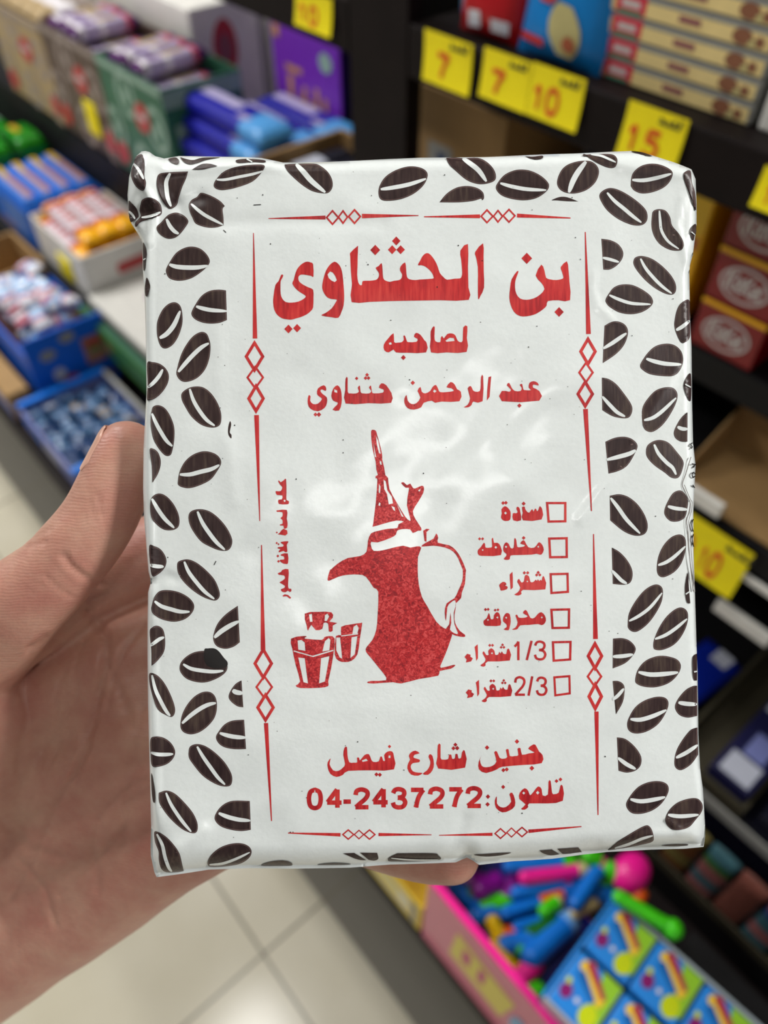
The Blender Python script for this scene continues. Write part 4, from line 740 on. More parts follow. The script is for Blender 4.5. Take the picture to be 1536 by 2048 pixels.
# ================================================================== GOODS ON THE SHELVES
for nm, c, r in [('carton_brown', rgb(164, 130, 84), .75), ('carton_dark', rgb(96, 72, 44), .8), ('white_card', rgb(232, 230, 224), .45), ('grey_card', rgb(150, 150, 146), .5), ('pale_card', rgb(206, 204, 198), .5), ('label_yellow', rgb(255, 236, 4), .5),
    ('label_red', rgb(226, 84, 24), .5), ('label_black', rgb(46, 46, 28), .5), ('green_card', rgb(52, 108, 82), .4), ('green_light', rgb(150, 180, 164), .4), ('brown_card', rgb(98, 80, 70), .45), ('brown_light', rgb(156, 142, 134), .45),
    ('beige_card', rgb(176, 152, 112), .5), ('oval_red', rgb(190, 66, 66), .4), ('wrap_lilac', rgb(186, 172, 206), .3), ('wrap_violet', rgb(84, 36, 98), .3), ('wrap_white', rgb(232, 228, 232), .3), ('wrap_pink', rgb(206, 92, 110), .3),
    ('bar_blue', rgb(22, 24, 156), .3), ('bar_sky', rgb(84, 160, 226), .3), ('bar_text', rgb(176, 168, 206), .35), ('box_purple', rgb(120, 50, 180), .35), ('box_gold', rgb(196, 140, 84), .4), ('box_violet_dark', rgb(46, 20, 92), .4),
    ('foil_green', rgb(20, 128, 16), .25), ('foil_green_dark', rgb(8, 70, 12), .3), ('pack_blue', rgb(24, 104, 206), .35), ('stripe_yellow', rgb(196, 160, 30), .4), ('stripe_tan', rgb(168, 122, 104), .4), ('pack_sky', rgb(92, 132, 206), .35),
    ('bar_orange', rgb(244, 176, 20), .28), ('bar_silver', rgb(212, 198, 206), .3), ('bar_red', rgb(184, 62, 56), .3), ('bar_brown', rgb(120, 84, 70), .35), ('purple_mark', rgb(126, 52, 130), .4), ('green_strip', rgb(74, 140, 54), .4), ('green_strip_dark', rgb(40, 92, 66), .4),
    ('display_blue', rgb(14, 98, 214), .35), ('rim_blue', rgb(22, 122, 232), .35), ('lavender', rgb(128, 136, 196), .35), ('candy_navy', rgb(38, 66, 112), .25), ('candy_steel', rgb(96, 132, 172), .22), ('candy_sky', rgb(108, 170, 222), .25), ('candy_white', rgb(224, 224, 236), .25), ('candy_pink', rgb(206, 126, 144), .25), ('candy_choc', rgb(72, 44, 44), .3), ('candy_tan', rgb(150, 132, 112), .3),
    ('bag_blue', rgb(20, 128, 208), .22), ('bag_red', rgb(196, 26, 34), .25), ('nut', rgb(196, 186, 128), .45), ('nut_brown', rgb(176, 92, 60), .45), ('biscuit_cream', rgb(240, 216, 150), .4), ('biscuit_dark', rgb(142, 92, 66), .5), ('biscuit_red', rgb(214, 46, 72), .35), ('biscuit_green', rgb(60, 150, 120), .4), ('biscuit_text', rgb(150, 92, 96), .4),
    ('kit_red', rgb(132, 0, 14), .3), ('kit_white', rgb(206, 200, 200), .35), ('carton_orange', rgb(250, 186, 8), .4), ('yellow_pack', rgb(238, 190, 16), .3), ('navy', rgb(34, 34, 74), .35), ('navy_black', rgb(16, 16, 34), .4), ('silver_print', rgb(196, 200, 216), .35), ('gold_print', rgb(178, 150, 52), .35), ('orange_spot', rgb(170, 90, 40), .4), ('deep_blue', rgb(10, 36, 150), .35), ('olive_card', rgb(62, 57, 42), .6),
    ('pouch_brown', rgb(92, 44, 50), .3), ('pouch_cream', rgb(206, 180, 150), .35), ('pink_card', rgb(222, 126, 150), .35), ('pink_deep', rgb(206, 70, 120), .35), ('yellow_print', rgb(232, 214, 90), .4), ('yellow_card', rgb(238, 206, 40), .4), ('pale_print', rgb(236, 228, 190), .4),
    ('toy_blue', rgb(10, 122, 228), .3), ('toy_pink', rgb(255, 30, 156), .3), ('toy_green', rgb(70, 214, 20), .3), ('toy_green_dark', rgb(24, 110, 40), .3), ('toy_purple', rgb(126, 10, 136), .3), ('toy_yellow', rgb(252, 206, 8), .3), ('toy_orange', rgb(240, 96, 20), .3), ('toy_cream', rgb(224, 206, 150), .35), ('toy_navy', rgb(20, 26, 130), .3),
    ('gum_blue', rgb(40, 140, 232), .25), ('gum_green', rgb(150, 204, 50), .25), ('gum_lemon', rgb(208, 222, 20), .25), ('gum_grape', rgb(140, 26, 112), .25), ('gum_maroon', rgb(176, 44, 74), .25), ('gum_yellow', rgb(246, 206, 60), .25), ('gum_deep', rgb(20, 100, 180), .25), ('clear_edge', rgb(176, 188, 196), .15), ('black_text', rgb(30, 28, 26), .5)]:
    mat(nm, c, r, 0.45, 0.06, 60, 0.0)
for k, c in enumerate([(60, 110, 60), (120, 70, 60), (50, 70, 120), (120, 110, 60), (150, 90, 90), (70, 60, 90), (60, 100, 110), (110, 70, 40)]): mat('mini_pack_%d' % k, rgb(*c), 0.4, 0.4, 0.3, 180)

ORD = ['first', 'second', 'third', 'fourth', 'fifth', 'sixth', 'seventh', 'eighth', 'ninth', 'tenth', 'eleventh', 'twelfth']
def wrapped(L, Wd, Hh, bands, crimp=0.1, seg=16, name='bar', prints=()):
    """flow-wrapped bar along x, base at z=0; bands = [(x fraction end, material)]"""
    mb = MB(); n = 26; vs = []; xs = [i / n for i in range(n + 1)]
    for t in xs:
        e = min(t, 1 - t) / crimp; k = 1.0 if e >= 1 else (0.12 + 0.88 * math.sin(e * math.pi / 2) ** 1.3); kw = 1.0 if e >= 1 else 1.04 - 0.04 * e
        for j in range(seg):
            a = 2 * math.pi * j / seg; c, s = math.cos(a), math.sin(a); q = 0.55
            y = math.copysign(abs(c) ** q, c) * Wd / 2 * kw; z = math.copysign(abs(s) ** q, s) * Hh / 2 * k
            vs.append(Vector(((t - 0.5) * L, y, Hh / 2 + z)))
    mb.v = vs
    for i in range(n):
        t = (i + .5) / n; m = next(mm for e, mm in bands if t <= e)
        for j in range(seg): mb.f.append([i * seg + j, (i + 1) * seg + j, (i + 1) * seg + (j + 1) % seg, i * seg + (j + 1) % seg]); mb.m.append(mb.mi(m))
    mb.f.append(list(range(seg))); mb.m.append(mb.mi(bands[0][1])); mb.f.append(list(range(n * seg, (n + 1) * seg))[::-1]); mb.m.append(mb.mi(bands[-1][1]))
    for m, x0, x1, y0, y1 in prints:
        mb.poly([((x0 - .5) * L, y0 * Wd, Hh * 1.012), ((x1 - .5) * L, y0 * Wd, Hh * 1.012), ((x1 - .5) * L, y1 * Wd, Hh * 1.012), ((x0 - .5) * L, y1 * Wd, Hh * 1.012)], m)
    o = mb.build(name, smooth=True); return o
def put(o, loc, rz=0.0, label=None, cat=None, group=None, rx=0.0, ry=0.0):
    o.location = loc; o.rotation_euler = (rx, ry, rz); return tag(o, label, cat, group)
def dup(src, loc, rz=0.0, label=None, cat=None, group=None, rx=0.0, ry=0.0): return put(copy_tree(src), loc, rz, label, cat, group, rx, ry)
def open_box(mb, x0, x1, y0, y1, z0, z1, m, t=0.003, inner=None):
    mb.box(x0, x1, y0, y1, z0, z0 + t, inner or m); mb.box(x0, x1, y0, y0 + t, z0, z1, m); mb.box(x0, x1, y1 - t, y1, z0, z1, m); mb.box(x0, x0 + t, y0 + t, y1 - t, z0, z1, m); mb.box(x1 - t, x1, y0 + t, y1 - t, z0, z1, m)
    return mb
def at(mb, name, loc): # shift a mesh made in world coordinates to its own base point
    l = Vector(loc); mb.v = [v - l for v in mb.v]; return mb.build(name, loc=loc)
def thing(mb, name, label, cat, loc, group=None): return tag(at(mb, name, loc), label, cat, group)

# ---------------------------------------------------------------- price labels: bent yellow cards hanging from the shelf edge
def price_label(name, digits, x0, x1, Y, z0, z1, label, scribble=True, curl=0.004, group=None, tilt=0.0):
    mb = MB(); n = 8; w, h = x1 - x0, z1 - z0
    off = lambda v: -0.0016 - curl * (1 - v) ** 2
    for k, (dy, flip) in enumerate(((0, False), (0.0006, True))):
        vs = [(x0 + w * u + tilt * (1 - v), Y + off(v) + dy, z0 + h * v) for v in [i / n for i in range(n + 1)] for u in (0, 1)]
        mb.add(vs, [((2 * i, 2 * i + 1, 2 * i + 3, 2 * i + 2) if not flip else (2 * i + 2, 2 * i + 3, 2 * i + 1, 2 * i)) for i in range(n)], 'label_yellow')
    def ink(pts, m):
        mb.poly([(x0 + w * u + tilt * (1 - v), Y + off(v) - 0.0005, z0 + h * v) for u, v in pts][::-1], m)
    k = 0
    for ch, u0, u1 in digits:
        for l in digit(ch if ch != '5' else '3', 0, 0, 1, 1, 0.26) if ch != '5' else [stroke_loop(p, .24) for p in ([(.9, .05), (.2, .05)], [(.2, .05), (.15, .45)], [(.15, .45), (.6, .4), (.92, .65), (.7, .95), (.3, 1), (.05, .88)])]:
            P = [(u0 + (u1 - u0) * a, 0.62 - 0.45 * b) for a, b in l]; Q = [P[i] for i in range(len(P))]
            half = len(Q) // 2
            for i in range(half - 1): ink([Q[i], Q[i + 1], Q[len(Q) - 2 - i], Q[len(Q) - 1 - i]], 'label_red')
    if scribble:
        sx = scribble if isinstance(scribble, float) else 0.55
        for a in ([(0, .0), (.35, .0)], [(.08, .02), (.02, .09)], [(.16, .0), (.16, .07)], [(.24, 0), (.25, .12)], [(.33, .0), (.36, .15)]):
            q = stroke_loop([(sx + p[0], .80 + p[1]) for p in a], 0.045); ink(q, 'label_black')
    c = (x0 + w / 2, Y, z0); return thing(mb, name, label, 'price label', c, group)
def lab(px, digits, Y, label, **k):   # px: top left, top right, bottom left
    a, b, c = PY(*px[0], Y), PY(*px[1], Y), PY(*px[2], Y)
    return price_label('price_label', digits, a.x, b.x, Y, c.z, (a.z + b.z) / 2, label, **k)
YS = 0.4995
lab(((852, 55), (948, 90), (842, 150)), [('7', .3, .55)], YS, 'yellow price label reading 7 below the left blue snack bag, beside the dark post', tilt=0.003)
lab(((972, 92), (1068, 125), (960, 185)), [('7', .22, .5)], YS, 'yellow price label reading 7 below the red nut bag', tilt=0.001)
lab(((1070, 122), (1175, 160), (1056, 222)), [('1', .08, .28), ('0', .36, .58)], YS, 'yellow price label reading 10 below the right blue snack bag', tilt=0.001)
lab(((1262, 200), (1383, 238), (1230, 300)), [('1', .1, .3), ('5', .4, .66)], YS, 'yellow price label reading 15 below the cream biscuit boxes')
lab(((592, -30), (666, 0), (588, 42)), [('1', .1, .3), ('0', .4, .62)], YS, 'yellow price label reading 10 above the purple box', scribble=False)
lab(((1534, 330), (1600, 352), (1512, 408)), [('1', .3, .5)], YS, 'yellow price label at the right edge above the red wafer boxes', scribble=False)
lab(((1372, 1018), (1512, 1108), (1372, 1128)), [('1', -.1, .02), ('0', .12, .28), ('1', .42, .5), ('0', .56, .7)], 0.498, 'yellow price label with two prices in front of the empty cardboard tray', scribble=.66)

# ---------------------------------------------------------------- top board: nut bags and biscuit boxes
def snack_bag(name, x0, x1, Y, z0, z1, m, prints, label, lean=0.02):
    mb = MB(); w, h = x1 - x0, z1 - z0; nx, nz = 12, 14; T = 0.016
    def pt(u, v, s):
        e = (max(0, 1 - (2 * u - 1) ** 2) ** .5) * (max(0, 1 - (2 * v - 1) ** 4) ** .6); y = T * e * s + lean * v
        return Vector((u * w, y, h * v + 0.0008 * math.sin(u * 40)))
    for s in (-1, 1):
        vs = [pt(i / nx, j / nz, s) for j in range(nz + 1) for i in range(nx + 1)]; fs = []
        for j in range(nz):
            for i in range(nx): k = j * (nx + 1) + i; f = (k, k + 1, k + nx + 2, k + nx + 1); fs.append(f if s < 0 else f[::-1])
        mb.add(vs, fs, m)
    for q, (pm, pts) in enumerate(prints):
        cx = sum(p[0] for p in pts) / len(pts); cy = sum(p[1] for p in pts) / len(pts); n = len(pts)
        V_ = [pt(a, b, -1) - Vector((0, .0012 + .0002 * q, 0)) for a, b in pts] + [pt(cx, cy, -1) - Vector((0, .0012 + .0002 * q, 0))]
        mb.add(V_, [(i, (i + 1) % n, n) for i in range(n)], pm)
    o = mb.build(name, loc=(x0, Y, z0), smooth=True); return tag(o, label, 'snack bag')
def span(l, r, Y): return PY(*l, Y).x, PY(*r, Y).x
y = 0.525
x0, x1 = span((872, 48), (935, 70), y); snack_bag('nut_bag', x0, x1 + 0.006, y + 0.03, SA, SA + 0.10, 'bag_blue', [('candy_sky', rect(.1, .05, .5, .2))], 'small blue snack bag at the left end of the top board, behind the red bag')
x0, x1 = span((920, 75), (1034, 96), y); snack_bag('nut_bag', x0, x1, y, SA, SA + 0.10, 'bag_red', [('nut_brown', ell(.45, .52, .36, .22, 14)), ('nut', ell(.35, .6, .12, .08, 10)), ('nut_brown', ell(.7, .72, .2, .14, 12)), ('candy_white', rect(.28, .08, .5, .2)), ('candy_white', rect(.68, .08, .92, .17))], 'red nut bag standing between two blue snack bags')
x0, x1 = span((1036, 92), (1198, 158), y - .004); snack_bag('nut_bag', x0, x1, y - .004, SA, SA + 0.105, 'bag_blue', [('nut', ell(.62, .24, .2, .14, 14, -.6)), ('oval_red', ell(.36, .44, .13, .07, 12)), ('nut', ell(.15, .62, .1, .13, 12)), ('nut', ell(.8, .66, .12, .15, 12, .5)), ('candy_sky', rect(.3, .74, .66, .9)), ('bag_red', rect(.1, .12, .42, .17)), ('nut_brown', ell(.7, .17, .07, .05, 8))], 'large blue snack bag with pictured nuts beside the biscuit boxes')
x0, x1 = span((1165, 150), (1493, 260), y); bh = 0.0138
for k in range(8):
    mb = MB(); w = x1 - x0; d = 0.06; z = SA + k * bh
    mb.box(x0, x1, y, y + d, z + .0004, z + bh - .0003, 'grey_card', .0008); P = []
    P.append(('biscuit_cream', rect(.01, .1, .985, .74))); P.append(('biscuit_red', [(.13, .12), (.31, .12), (.31, .92), (.13, .92)])); P.append(('kit_white', rect(.165, .38, .275, .66))); P.append(('biscuit_green', rect(.15, .12, .29, .24)))
    P.append(('biscuit_text', rect(.5, .34, .62, .62))); P.append(('biscuit_dark', ell(.84, .46, .052, .34, 14))); P.append(('biscuit_dark', ell(.93, .4, .024, .22, 10))); P.append(('nut', ell(.895, .3, .02, .14, 8)))
    mb.face((x0, y, z), (w, 0, 0), (0, 0, bh), P)
    nm = ['lowest', 'second from the bottom', 'third from the bottom', 'fourth from the bottom', 'fifth from the bottom', 'sixth from the bottom', 'seventh from the bottom', 'topmost'][k]
    thing(mb, 'biscuit_box', 'flat cream and white biscuit box with red logo, %s of its stack' % nm, 'biscuit box', (x0 + w / 2, y, z), 'cream biscuit boxes stacked on the top board')
xw = PY(1506, 275, y).x; thing(MB().box(xw, xw + .06, y, y + .08, SA, SA + .11, 'white_card', .002), 'white_carton', 'plain white carton standing right of the cream biscuit boxes', 'carton', (xw + .03, y, SA))

# ---------------------------------------------------------------- second board: carton, yellow pack, orange carton, wafer boxes
a = PY(842, 190, .57); b = PY(1015, 240, .57); mb = MB(); open_box(mb, a.x, b.x, .57, .70, SB, SB + .11, 'carton_brown'); mb.face((a.x, .57, SB), (b.x - a.x, 0, 0), (0, 0, .11), [('grey_card', rect(.12, .3, .42, .55)), ('candy_navy', rect(.24, .32, .34, .48))])
thing(mb, 'cardboard_carton', 'open brown cardboard carton with a grey sticker under the first price labels', 'carton', (a.x, .57, SB))
c = PY(1085, 290, .54); d = PY(1205, 300, .54); yp = wrapped(.06, .045, .05, [(1, 'yellow_pack')], .2, name='snack_pack', prints=[('candy_pink', .3, .7, -.2, .2)]); put(yp, ((c.x + d.x) / 2, .60, SB + .001), .2, 'yellow snack pack on the second board right of the brown carton', 'snack pack')
r_ = PY(1445, 365, .57).x; mb = MB().box(r_ - .085, r_, .57, .66, SB, SB + .132, 'carton_orange', .002); mb.face((r_ - .085, .57, SB), (.085, 0, 0), (0, 0, .132), [('bar_red', rect(.5, .52, .95, .6)), ('yellow_pack', rect(.05, .62, .98, .97))])
thing(mb, 'yellow_carton', 'tall orange-yellow carton standing left of the red wafer boxes', 'carton', (r_ - .04, .57, SB))
KX, KW, KH = -.2503, .0582, .0439
def text_faces(body, size, o, ex, ez, mb, m, lift, shear=.0):
    """lettering from the built-in font laid on a face"""
    cu = bpy.data.curves.new('t', 'FONT'); cu.body = body; cu.size = 1; cu.offset = 0.03; cu.shear = shear; ob = bpy.data.objects.new('t', cu); COL.objects.link(ob)
    dg = bpy.context.evaluated_depsgraph_get(); dg.update(); me = bpy.data.meshes.new_from_object(ob.evaluated_get(dg)); bpy.data.objects.remove(ob); bpy.data.curves.remove(cu)
    xs = [v.co.x for v in me.vertices]; ys = [v.co.y for v in me.vertices]; w = max(xs) - min(xs); h = max(ys) - min(ys); n = Vector(ex).cross(Vector(ez)).normalized()
    mb.add([Vector(o) + Vector(ex) * ((v.co.x - min(xs)) / w) + Vector(ez) * ((v.co.y - min(ys)) / h) + n * lift for v in me.vertices], [list(p.vertices) for p in me.polygons], m); bpy.data.meshes.remove(me)
KROW = ['bottom red wafer box of the nearest column', 'middle red wafer box of the nearest column', 'top red wafer box of the nearest column']
for col in range(2):
    for k in range(3):
        if col and k < 2: continue
        x = KX + col * (KW + .004); z = SB + k * (KH + .0012); mb = MB().box(x, x + KW, .56, .66, z, z + KH, 'kit_red', .001)
        mb.face((x, .56, z), (KW, 0, 0), (0, 0, KH), [('carton_orange', rect(.0, .9, 1, .995)), ('kit_white', ell(.5, .46, .37, .33, 26, .12)), ('kit_red', ell(.5, .46, .33, .28, 26, .12))])
        text_faces('KitKat', 1, (x + KW * .22, .56, z + KH * .29), (KW * .56, 0, .001), (0, 0, KH * .36), mb, 'kit_white', .0011, .2)
        thing(mb, 'wafer_box', (KROW[k] + ' with white oval logo') if not col else 'red wafer box with white oval logo right of the stack of three', 'wafer box', (x + KW / 2, .56, z), 'red wafer boxes on the second board')
# ---------------------------------------------------------------- third board: empty tray, holders, pouch
tx0 = PY(1340, 960, .505).x; mb = MB(); open_box(mb, tx0, .09, .507, .60, SCz, SCz + .045, 'carton_brown', .002); mb.v = [Vector((v.x, v.y, v.z - (.040 if v.y < .515 and v.z > SCz + .02 else 0))) for v in mb.v]
thing(mb, 'cardboard_tray', 'empty brown cardboard tray with a cut-down front on the third board', 'tray', (tx0 + .1, .507, SCz))
thing(MB().box(-.2, .32, .4155, .52, DECK, .4515, 'shelf_black', .001), 'display_block', 'black block under the low front row of sweet packs', 'stand', (0, .4155, DECK))
for pa, pb, zz, lbl in (((1372, 960), (1450, 1012), 0, 'white card strip sticking up behind the two-price yellow label'), ((1440, 1195), (1545, 1275), 0, 'white plastic label holder under the brown pouch')):
    a, b = PY(*pa, .5025), PY(*pb, .5025); zt = (a.z + b.z) / 2; thing(MB().box(a.x, b.x, .4985, .5045, min(zt - .012, SCz - .03) if zz else zt - .014, zt, 'white_card', .0005), 'label_holder', lbl, 'label holder', (a.x, .4985, zt - .014))
thing(MB().box(-.20, .2, .4988, .503, .816, .822, 'white_card', .0006), 'price_rail', 'thin white price rail along the lower edge of the third board', 'rail', (0, .4988, .816))
a = PY(1490, 1165, .49); pch = wrapped(.075, .05, .03, [(.3, 'pouch_cream'), (.62, 'pouch_brown'), (.8, 'gold_print'), (1, 'pouch_cream')], .16, name='biscuit_pouch', prints=[('candy_white', .08, .26, -.3, .3)])
put(pch, (a.x + .04, .55, SCz + .005), 1.35, 'brown and cream biscuit pouch at the right edge behind the label holder', 'pouch')

# ---------------------------------------------------------------- low riser: rows of small packs, navy boxes
RZ = 0.57
k = 0; xx = -.12
while xx < .30:
    w = .017; m = 'mini_pack_%d' % (k * 5 % 8); m2 = 'mini_pack_%d' % ((k * 3 + 2) % 8)
    o = wrapped(.105, .030, .016, [(.25, m), (.45, m2), (.7, m), (.85, 'mini_pack_%d' % ((k + 4) % 8)), (1, m2)], .12, name='sweet_pack'); put(o, (xx + w / 2, .437, .452 + .0525), 0, '%s dark multicoloured sweet pack standing in the low front row' % (ORD[k] if k < 12 else 'far right'), 'sweet pack', 'small sweet packs standing in the low front row', ry=-math.pi / 2)
    o.rotation_euler = (0, -math.pi / 2, math.pi / 2); k += 1; xx += .034
    if k >= 12: break
thing(MB().box(-.2, .32, .4155, .4175, .452, .470, 'olive_card', .0005), 'guard_rail', 'dull rail holding the front row of sweet packs', 'rail', (0, .4155, .452))
thing(MB().box(-.2, .32, .462, .52, .4525, RZ, 'navy_black', .001), 'display_stand', 'black display stand behind the row of sweet packs', 'stand', (0, .462, .452))
thing(MB().box(-.2, .32, .452, .4545, .559, .576, 'grey_card', .0008), 'shelf_strip', 'grey plastic strip along the front of the navy boxes', 'strip', (0, .452, .559))
def lying_box(name, near, ang, L, Wd, Hh, z, m, prints, label, cat='sweet box', group=None):
    mb = MB().box(0, L, -Wd / 2, Wd / 2, 0, Hh, m, .0012); mb.face((0, -Wd / 2, Hh), (L, 0, 0), (0, Wd, 0), prints); o = mb.build(name, loc=(near[0], near[1], z), rz=ang); return tag(o, label, cat, group)
n1 = PZ(1425, 1600, .60); lying_box('chocolate_box', (n1.x, n1.y + .030), math.radians(89.9), .16, .044, .024, RZ + .008, 'navy', [('silver_print', rect(.02, .12, .2, .86)), ('lavender', rect(.22, .2, .42, .7)), ('silver_print', rect(.6, .2, .78, .92))], 'navy chocolate box with silver print lying in the brown-rimmed tray')
n2 = PZ(1490, 1680, .60); lying_box('chocolate_box', (n2.x + .018, n2.y + .033), math.radians(89.9), .16, .040, .022, RZ + .008, 'navy_black', [('silver_print', rect(.14, .62, .3, .9)), ('gold_print', rect(.12, .08, .17, .55)), ('gold_print', rect(.2, .12, .26, .5)), ('gold_print', rect(.28, .1, .33, .55)), ('gold_print', rect(.36, .1, .42, .52)), ('gold_print', rect(.12, .1, .42, .16)), ('orange_spot', ell(.4, .8, .03, .08, 10)), ('orange_spot', ell(.52, .6, .04, .12, 10)), ('silver_print', rect(.0, .0, .06, .2))], 'navy chocolate box with gold lettering at the right edge')
q = PZ(1500, 1335, .60); mb = MB(); open_box(mb, n1.x - .062, n1.x + .027, .458, .68, RZ, RZ + .022, 'olive_card', .004); thing(mb, 'chocolate_tray', 'low tray with a dull brown rim around the navy chocolate box', 'tray', (n1.x, .465, RZ))
bp = PZ(1415, 1390, .62); o = wrapped(.10, .05, .022, [(1, 'deep_blue')], .12, name='biscuit_pack', prints=[('silver_print', .72, .92, -.3, .1)]); put(o, (n1.x - .093, .56, RZ), math.radians(84), 'bright dark-blue biscuit pack behind the packet edge', 'biscuit pack')

# ---------------------------------------------------------------- deck, right: pink box of toys, yellow box, gum tray
PXa, PXb, PYa, PYb, PZb, PZt = -.145, .035, .1795, .305, DECK, .588
tb = empty('toy_box', (PXa, PYa, PZb)); tag(tb, 'pink cardboard box heaped with bright plastic toy tubes', 'toy box')
mb = MB(); open_box(mb, 0, PXb - PXa, 0, PYb - PYa, 0, PZt - PZb, 'pink_card', .003, 'pink_deep'); mb.v = [Vector((v.x, v.y, min(v.z, .085)) if v.y > .05 else v) for v in mb.v]; w = PXb - PXa; h = PZt - PZb
mb.face((0, 0, 0), (w, 0, 0), (0, 0, h), [('pink_deep', rect(0, .0, 1, .16)), ('yellow_print', [(.22, .3), (.62, .26), (.66, .7), (.24, .76)]), ('pink_deep', rect(.3, .42, .36, .66)), ('pink_deep', rect(.42, .42, .47, .66)), ('candy_sky', ell(.72, .45, .05, .16, 12)), ('pale_print', rect(.8, .25, .97, .8))])
mb.build('carton', tb); MB().box(.0, w, -.0015, .006, h - .0005, h + .0045, 'toy_pink', .001).build('rim', tb)
yx = PY(785, 1800, .172); ya, yb_ = PZ(745, 1742, .50), PZ(862, 1800, .50)
mb = MB(); open_box(mb, -.240, -.149, .1795, .285, DECK, DECK + .085, 'yellow_card', .002); mb.face((-.240, .1795, DECK), (.091, 0, 0), (0, 0, .085), [('pale_print', rect(.08, .2, .8, .8)), ('yellow_print', rect(.2, .35, .6, .65)), ('grey_card', rect(.84, .1, .92, .9))])
thing(mb, 'yellow_sweet_box', 'yellow open sweet box beside the pink toy box', 'sweet box', (-.2, .1795, DECK))
TOYS = [  # px from, px to, width px, colour, height, cap, words
 ((1018,1732),(1150,1722),22,'toy_blue',.530,'toy_green','blue toy tube lying just below the packet, behind the pink one'),
 ((1050,1755),(1180,1736),26,'toy_pink',.527,'toy_cream','pink toy tube with a cream end across the back of the heap'),
 ((1032,1786),(1128,1766),23,'toy_blue',.520,'toy_blue','blue toy tube directly below the pink tube'),
 ((1010,1826),(1094,1796),22,'toy_blue',.516,'toy_navy','blue toy tube in the middle of the heap, beside the purple lump'),
 ((1034,1853),(1092,1836),18,'toy_blue',.512,'toy_orange','short blue toy tube above the orange piece'),
 ((1090,1822),(1118,1800),26,'toy_green',.518,'toy_cream','short light-green toy stub in the middle of the heap'),
 ((1152,1806),(1208,1722),27,'toy_blue',.532,'toy_pink','upright-leaning blue toy tube with a pink tip'),
 ((1222,1738),(1256,1778),27,'toy_green',.536,'toy_green_dark','green toy stub beside the big pink disc'),
 ((1238,1794),(1346,1858),24,'toy_green',.632,'toy_green','long green toy tube with a knob overhanging the gum tray'),
 ((1012,1868),(1064,1862),26,'toy_orange',.508,'toy_orange','orange toy piece left of centre in the heap'),
 ((1040,1897),(1122,1842),24,'toy_green',.512,'toy_green','green toy tube lying against the thick blue tube'),
 ((1064,1912),(1146,1836),42,'toy_blue',.514,'toy_sky','thick blue toy tube beside the gum tray'),
 ((1150,1826),(1192,1804),20,'toy_cream',.522,'toy_cream','cream toy stick next to the top corner of the gum tray'),
 ((1066,1942),(1076,1984),16,'toy_green',.503,'toy_green','thin green toy tube at the near corner of the toy box'),
 ((984,1842),(1000,1876),26,'toy_yellow',.512,'toy_yellow','yellow curved toy at the left of the heap'),
 ((1022,1938),(1058,1950),30,'toy_yellow',.502,'toy_yellow','yellow toy piece near the front corner of the box'),
 ((960,1780),(1000,1760),36,'toy_purple',.518,'toy_purple','purple toy piece below the fingertip'),
 ((944,1788),(968,1800),34,'toy_green_dark',.512,'toy_purple','dark green toy piece left of the purple one'),
 ((1120,1800),(1145,1820),30,'toy_navy',.508,'toy_navy','navy toy piece in the gap beside the leaning blue tube'),
 ((1178,1712),(1196,1722),30,'toy_green',.534,'toy_green','green toy end peeping out under the packet'),
 ((1010,1912),(1030,1905),30,'toy_green_dark',.500,'toy_green_dark','dark green toy piece beside the yellow one at the front')]
deep = [((905,1772),(950,1800)),((970,1815),(1010,1800)),((1010,1790),(1030,1765)),((1095,1765),(1140,1770)),((1060,1880),(1010,1890)),((985,1900),(1015,1935)),((950,1830),(985,1820)),((1110,1850),(1060,1870)),((1085,1800),(1120,1785)),((1130,1780),(1165,1765)),((1195,1760),(1225,1765)),((1200,1785),(1235,1800)),((1040,1960),(1070,1925)),((1075,1985),(1050,1990)),((930,1760),(965,1765)),((1240,1760),(1245,1790))]
dcol = ['toy_blue', 'toy_green', 'toy_purple', 'toy_pink', 'toy_blue', 'toy_yellow', 'toy_blue', 'toy_green_dark', 'toy_orange', 'toy_blue', 'toy_green', 'toy_blue', 'toy_pink', 'toy_green', 'toy_purple', 'toy_blue']
for (p0, p1), m in zip(deep, dcol):
    a, b = PZ(*p0, .5105), PZ(*p1, .5105); d = b - a; r = .0095
    mb = MB().tube((0, 0, 0), d, r, r, m, 12); mb.ball((0, 0, 0), r, r, r, m, 12, 8); mb.ball(d, r * .9, r * .9, r * .9, m, 12, 8)
    tag(mb.build('toy_tube', loc=a), '%s toy half hidden deep in the heap of the pink box' % m.replace('toy_', '').replace('green_dark', 'dark green'), 'toy', 'half hidden %s toys in the pink box' % m.replace('toy_', '').replace('green_dark', 'dark green'))
mat('toy_sky', rgb(120, 176, 236), .3)
for p0, p1, wpx, m, z, cap, lbl in TOYS:
    a, b = PZ(*p0, z), PZ(*p1, z - .004); t = (EYE - a).length; r = wpx * t / F / 2; d = (b - a); L = d.length; d.normalize(); mb = MB(); o3 = a.copy()
    mb.tube((0, 0, 0), d * L * .82, r, r, m, 14); mb.tube(d * L * .82, d * L, r * .92, r * .86, cap, 14); mb.ball((0, 0, 0), r * 1.02, r * 1.02, r * 1.02, m, 12, 8); mb.tube(d * L * .8, d * L * .84, r * 1.06, r * 1.06, cap, 14)
    if 'knob' in lbl: mb.ball(d * L, r * 1.45, r * 1.45, r * 1.3, m, 14, 10)
    tag(mb.build('toy_tube', loc=o3, smooth=False), lbl, 'toy', 'plastic toys heaped in the pink box')
a = PZ(1262, 1745, .535); t = (EYE - a).length; r = 31 * t / F
mb = MB().ball((0, 0, 0), r, r * 1.25, r * .8, 'toy_pink', 20, 12); tag(mb.build('toy_disc', loc=a, smooth=True), 'big round pink toy head at the right of the toy heap', 'toy', 'plastic toys heaped in the pink box')
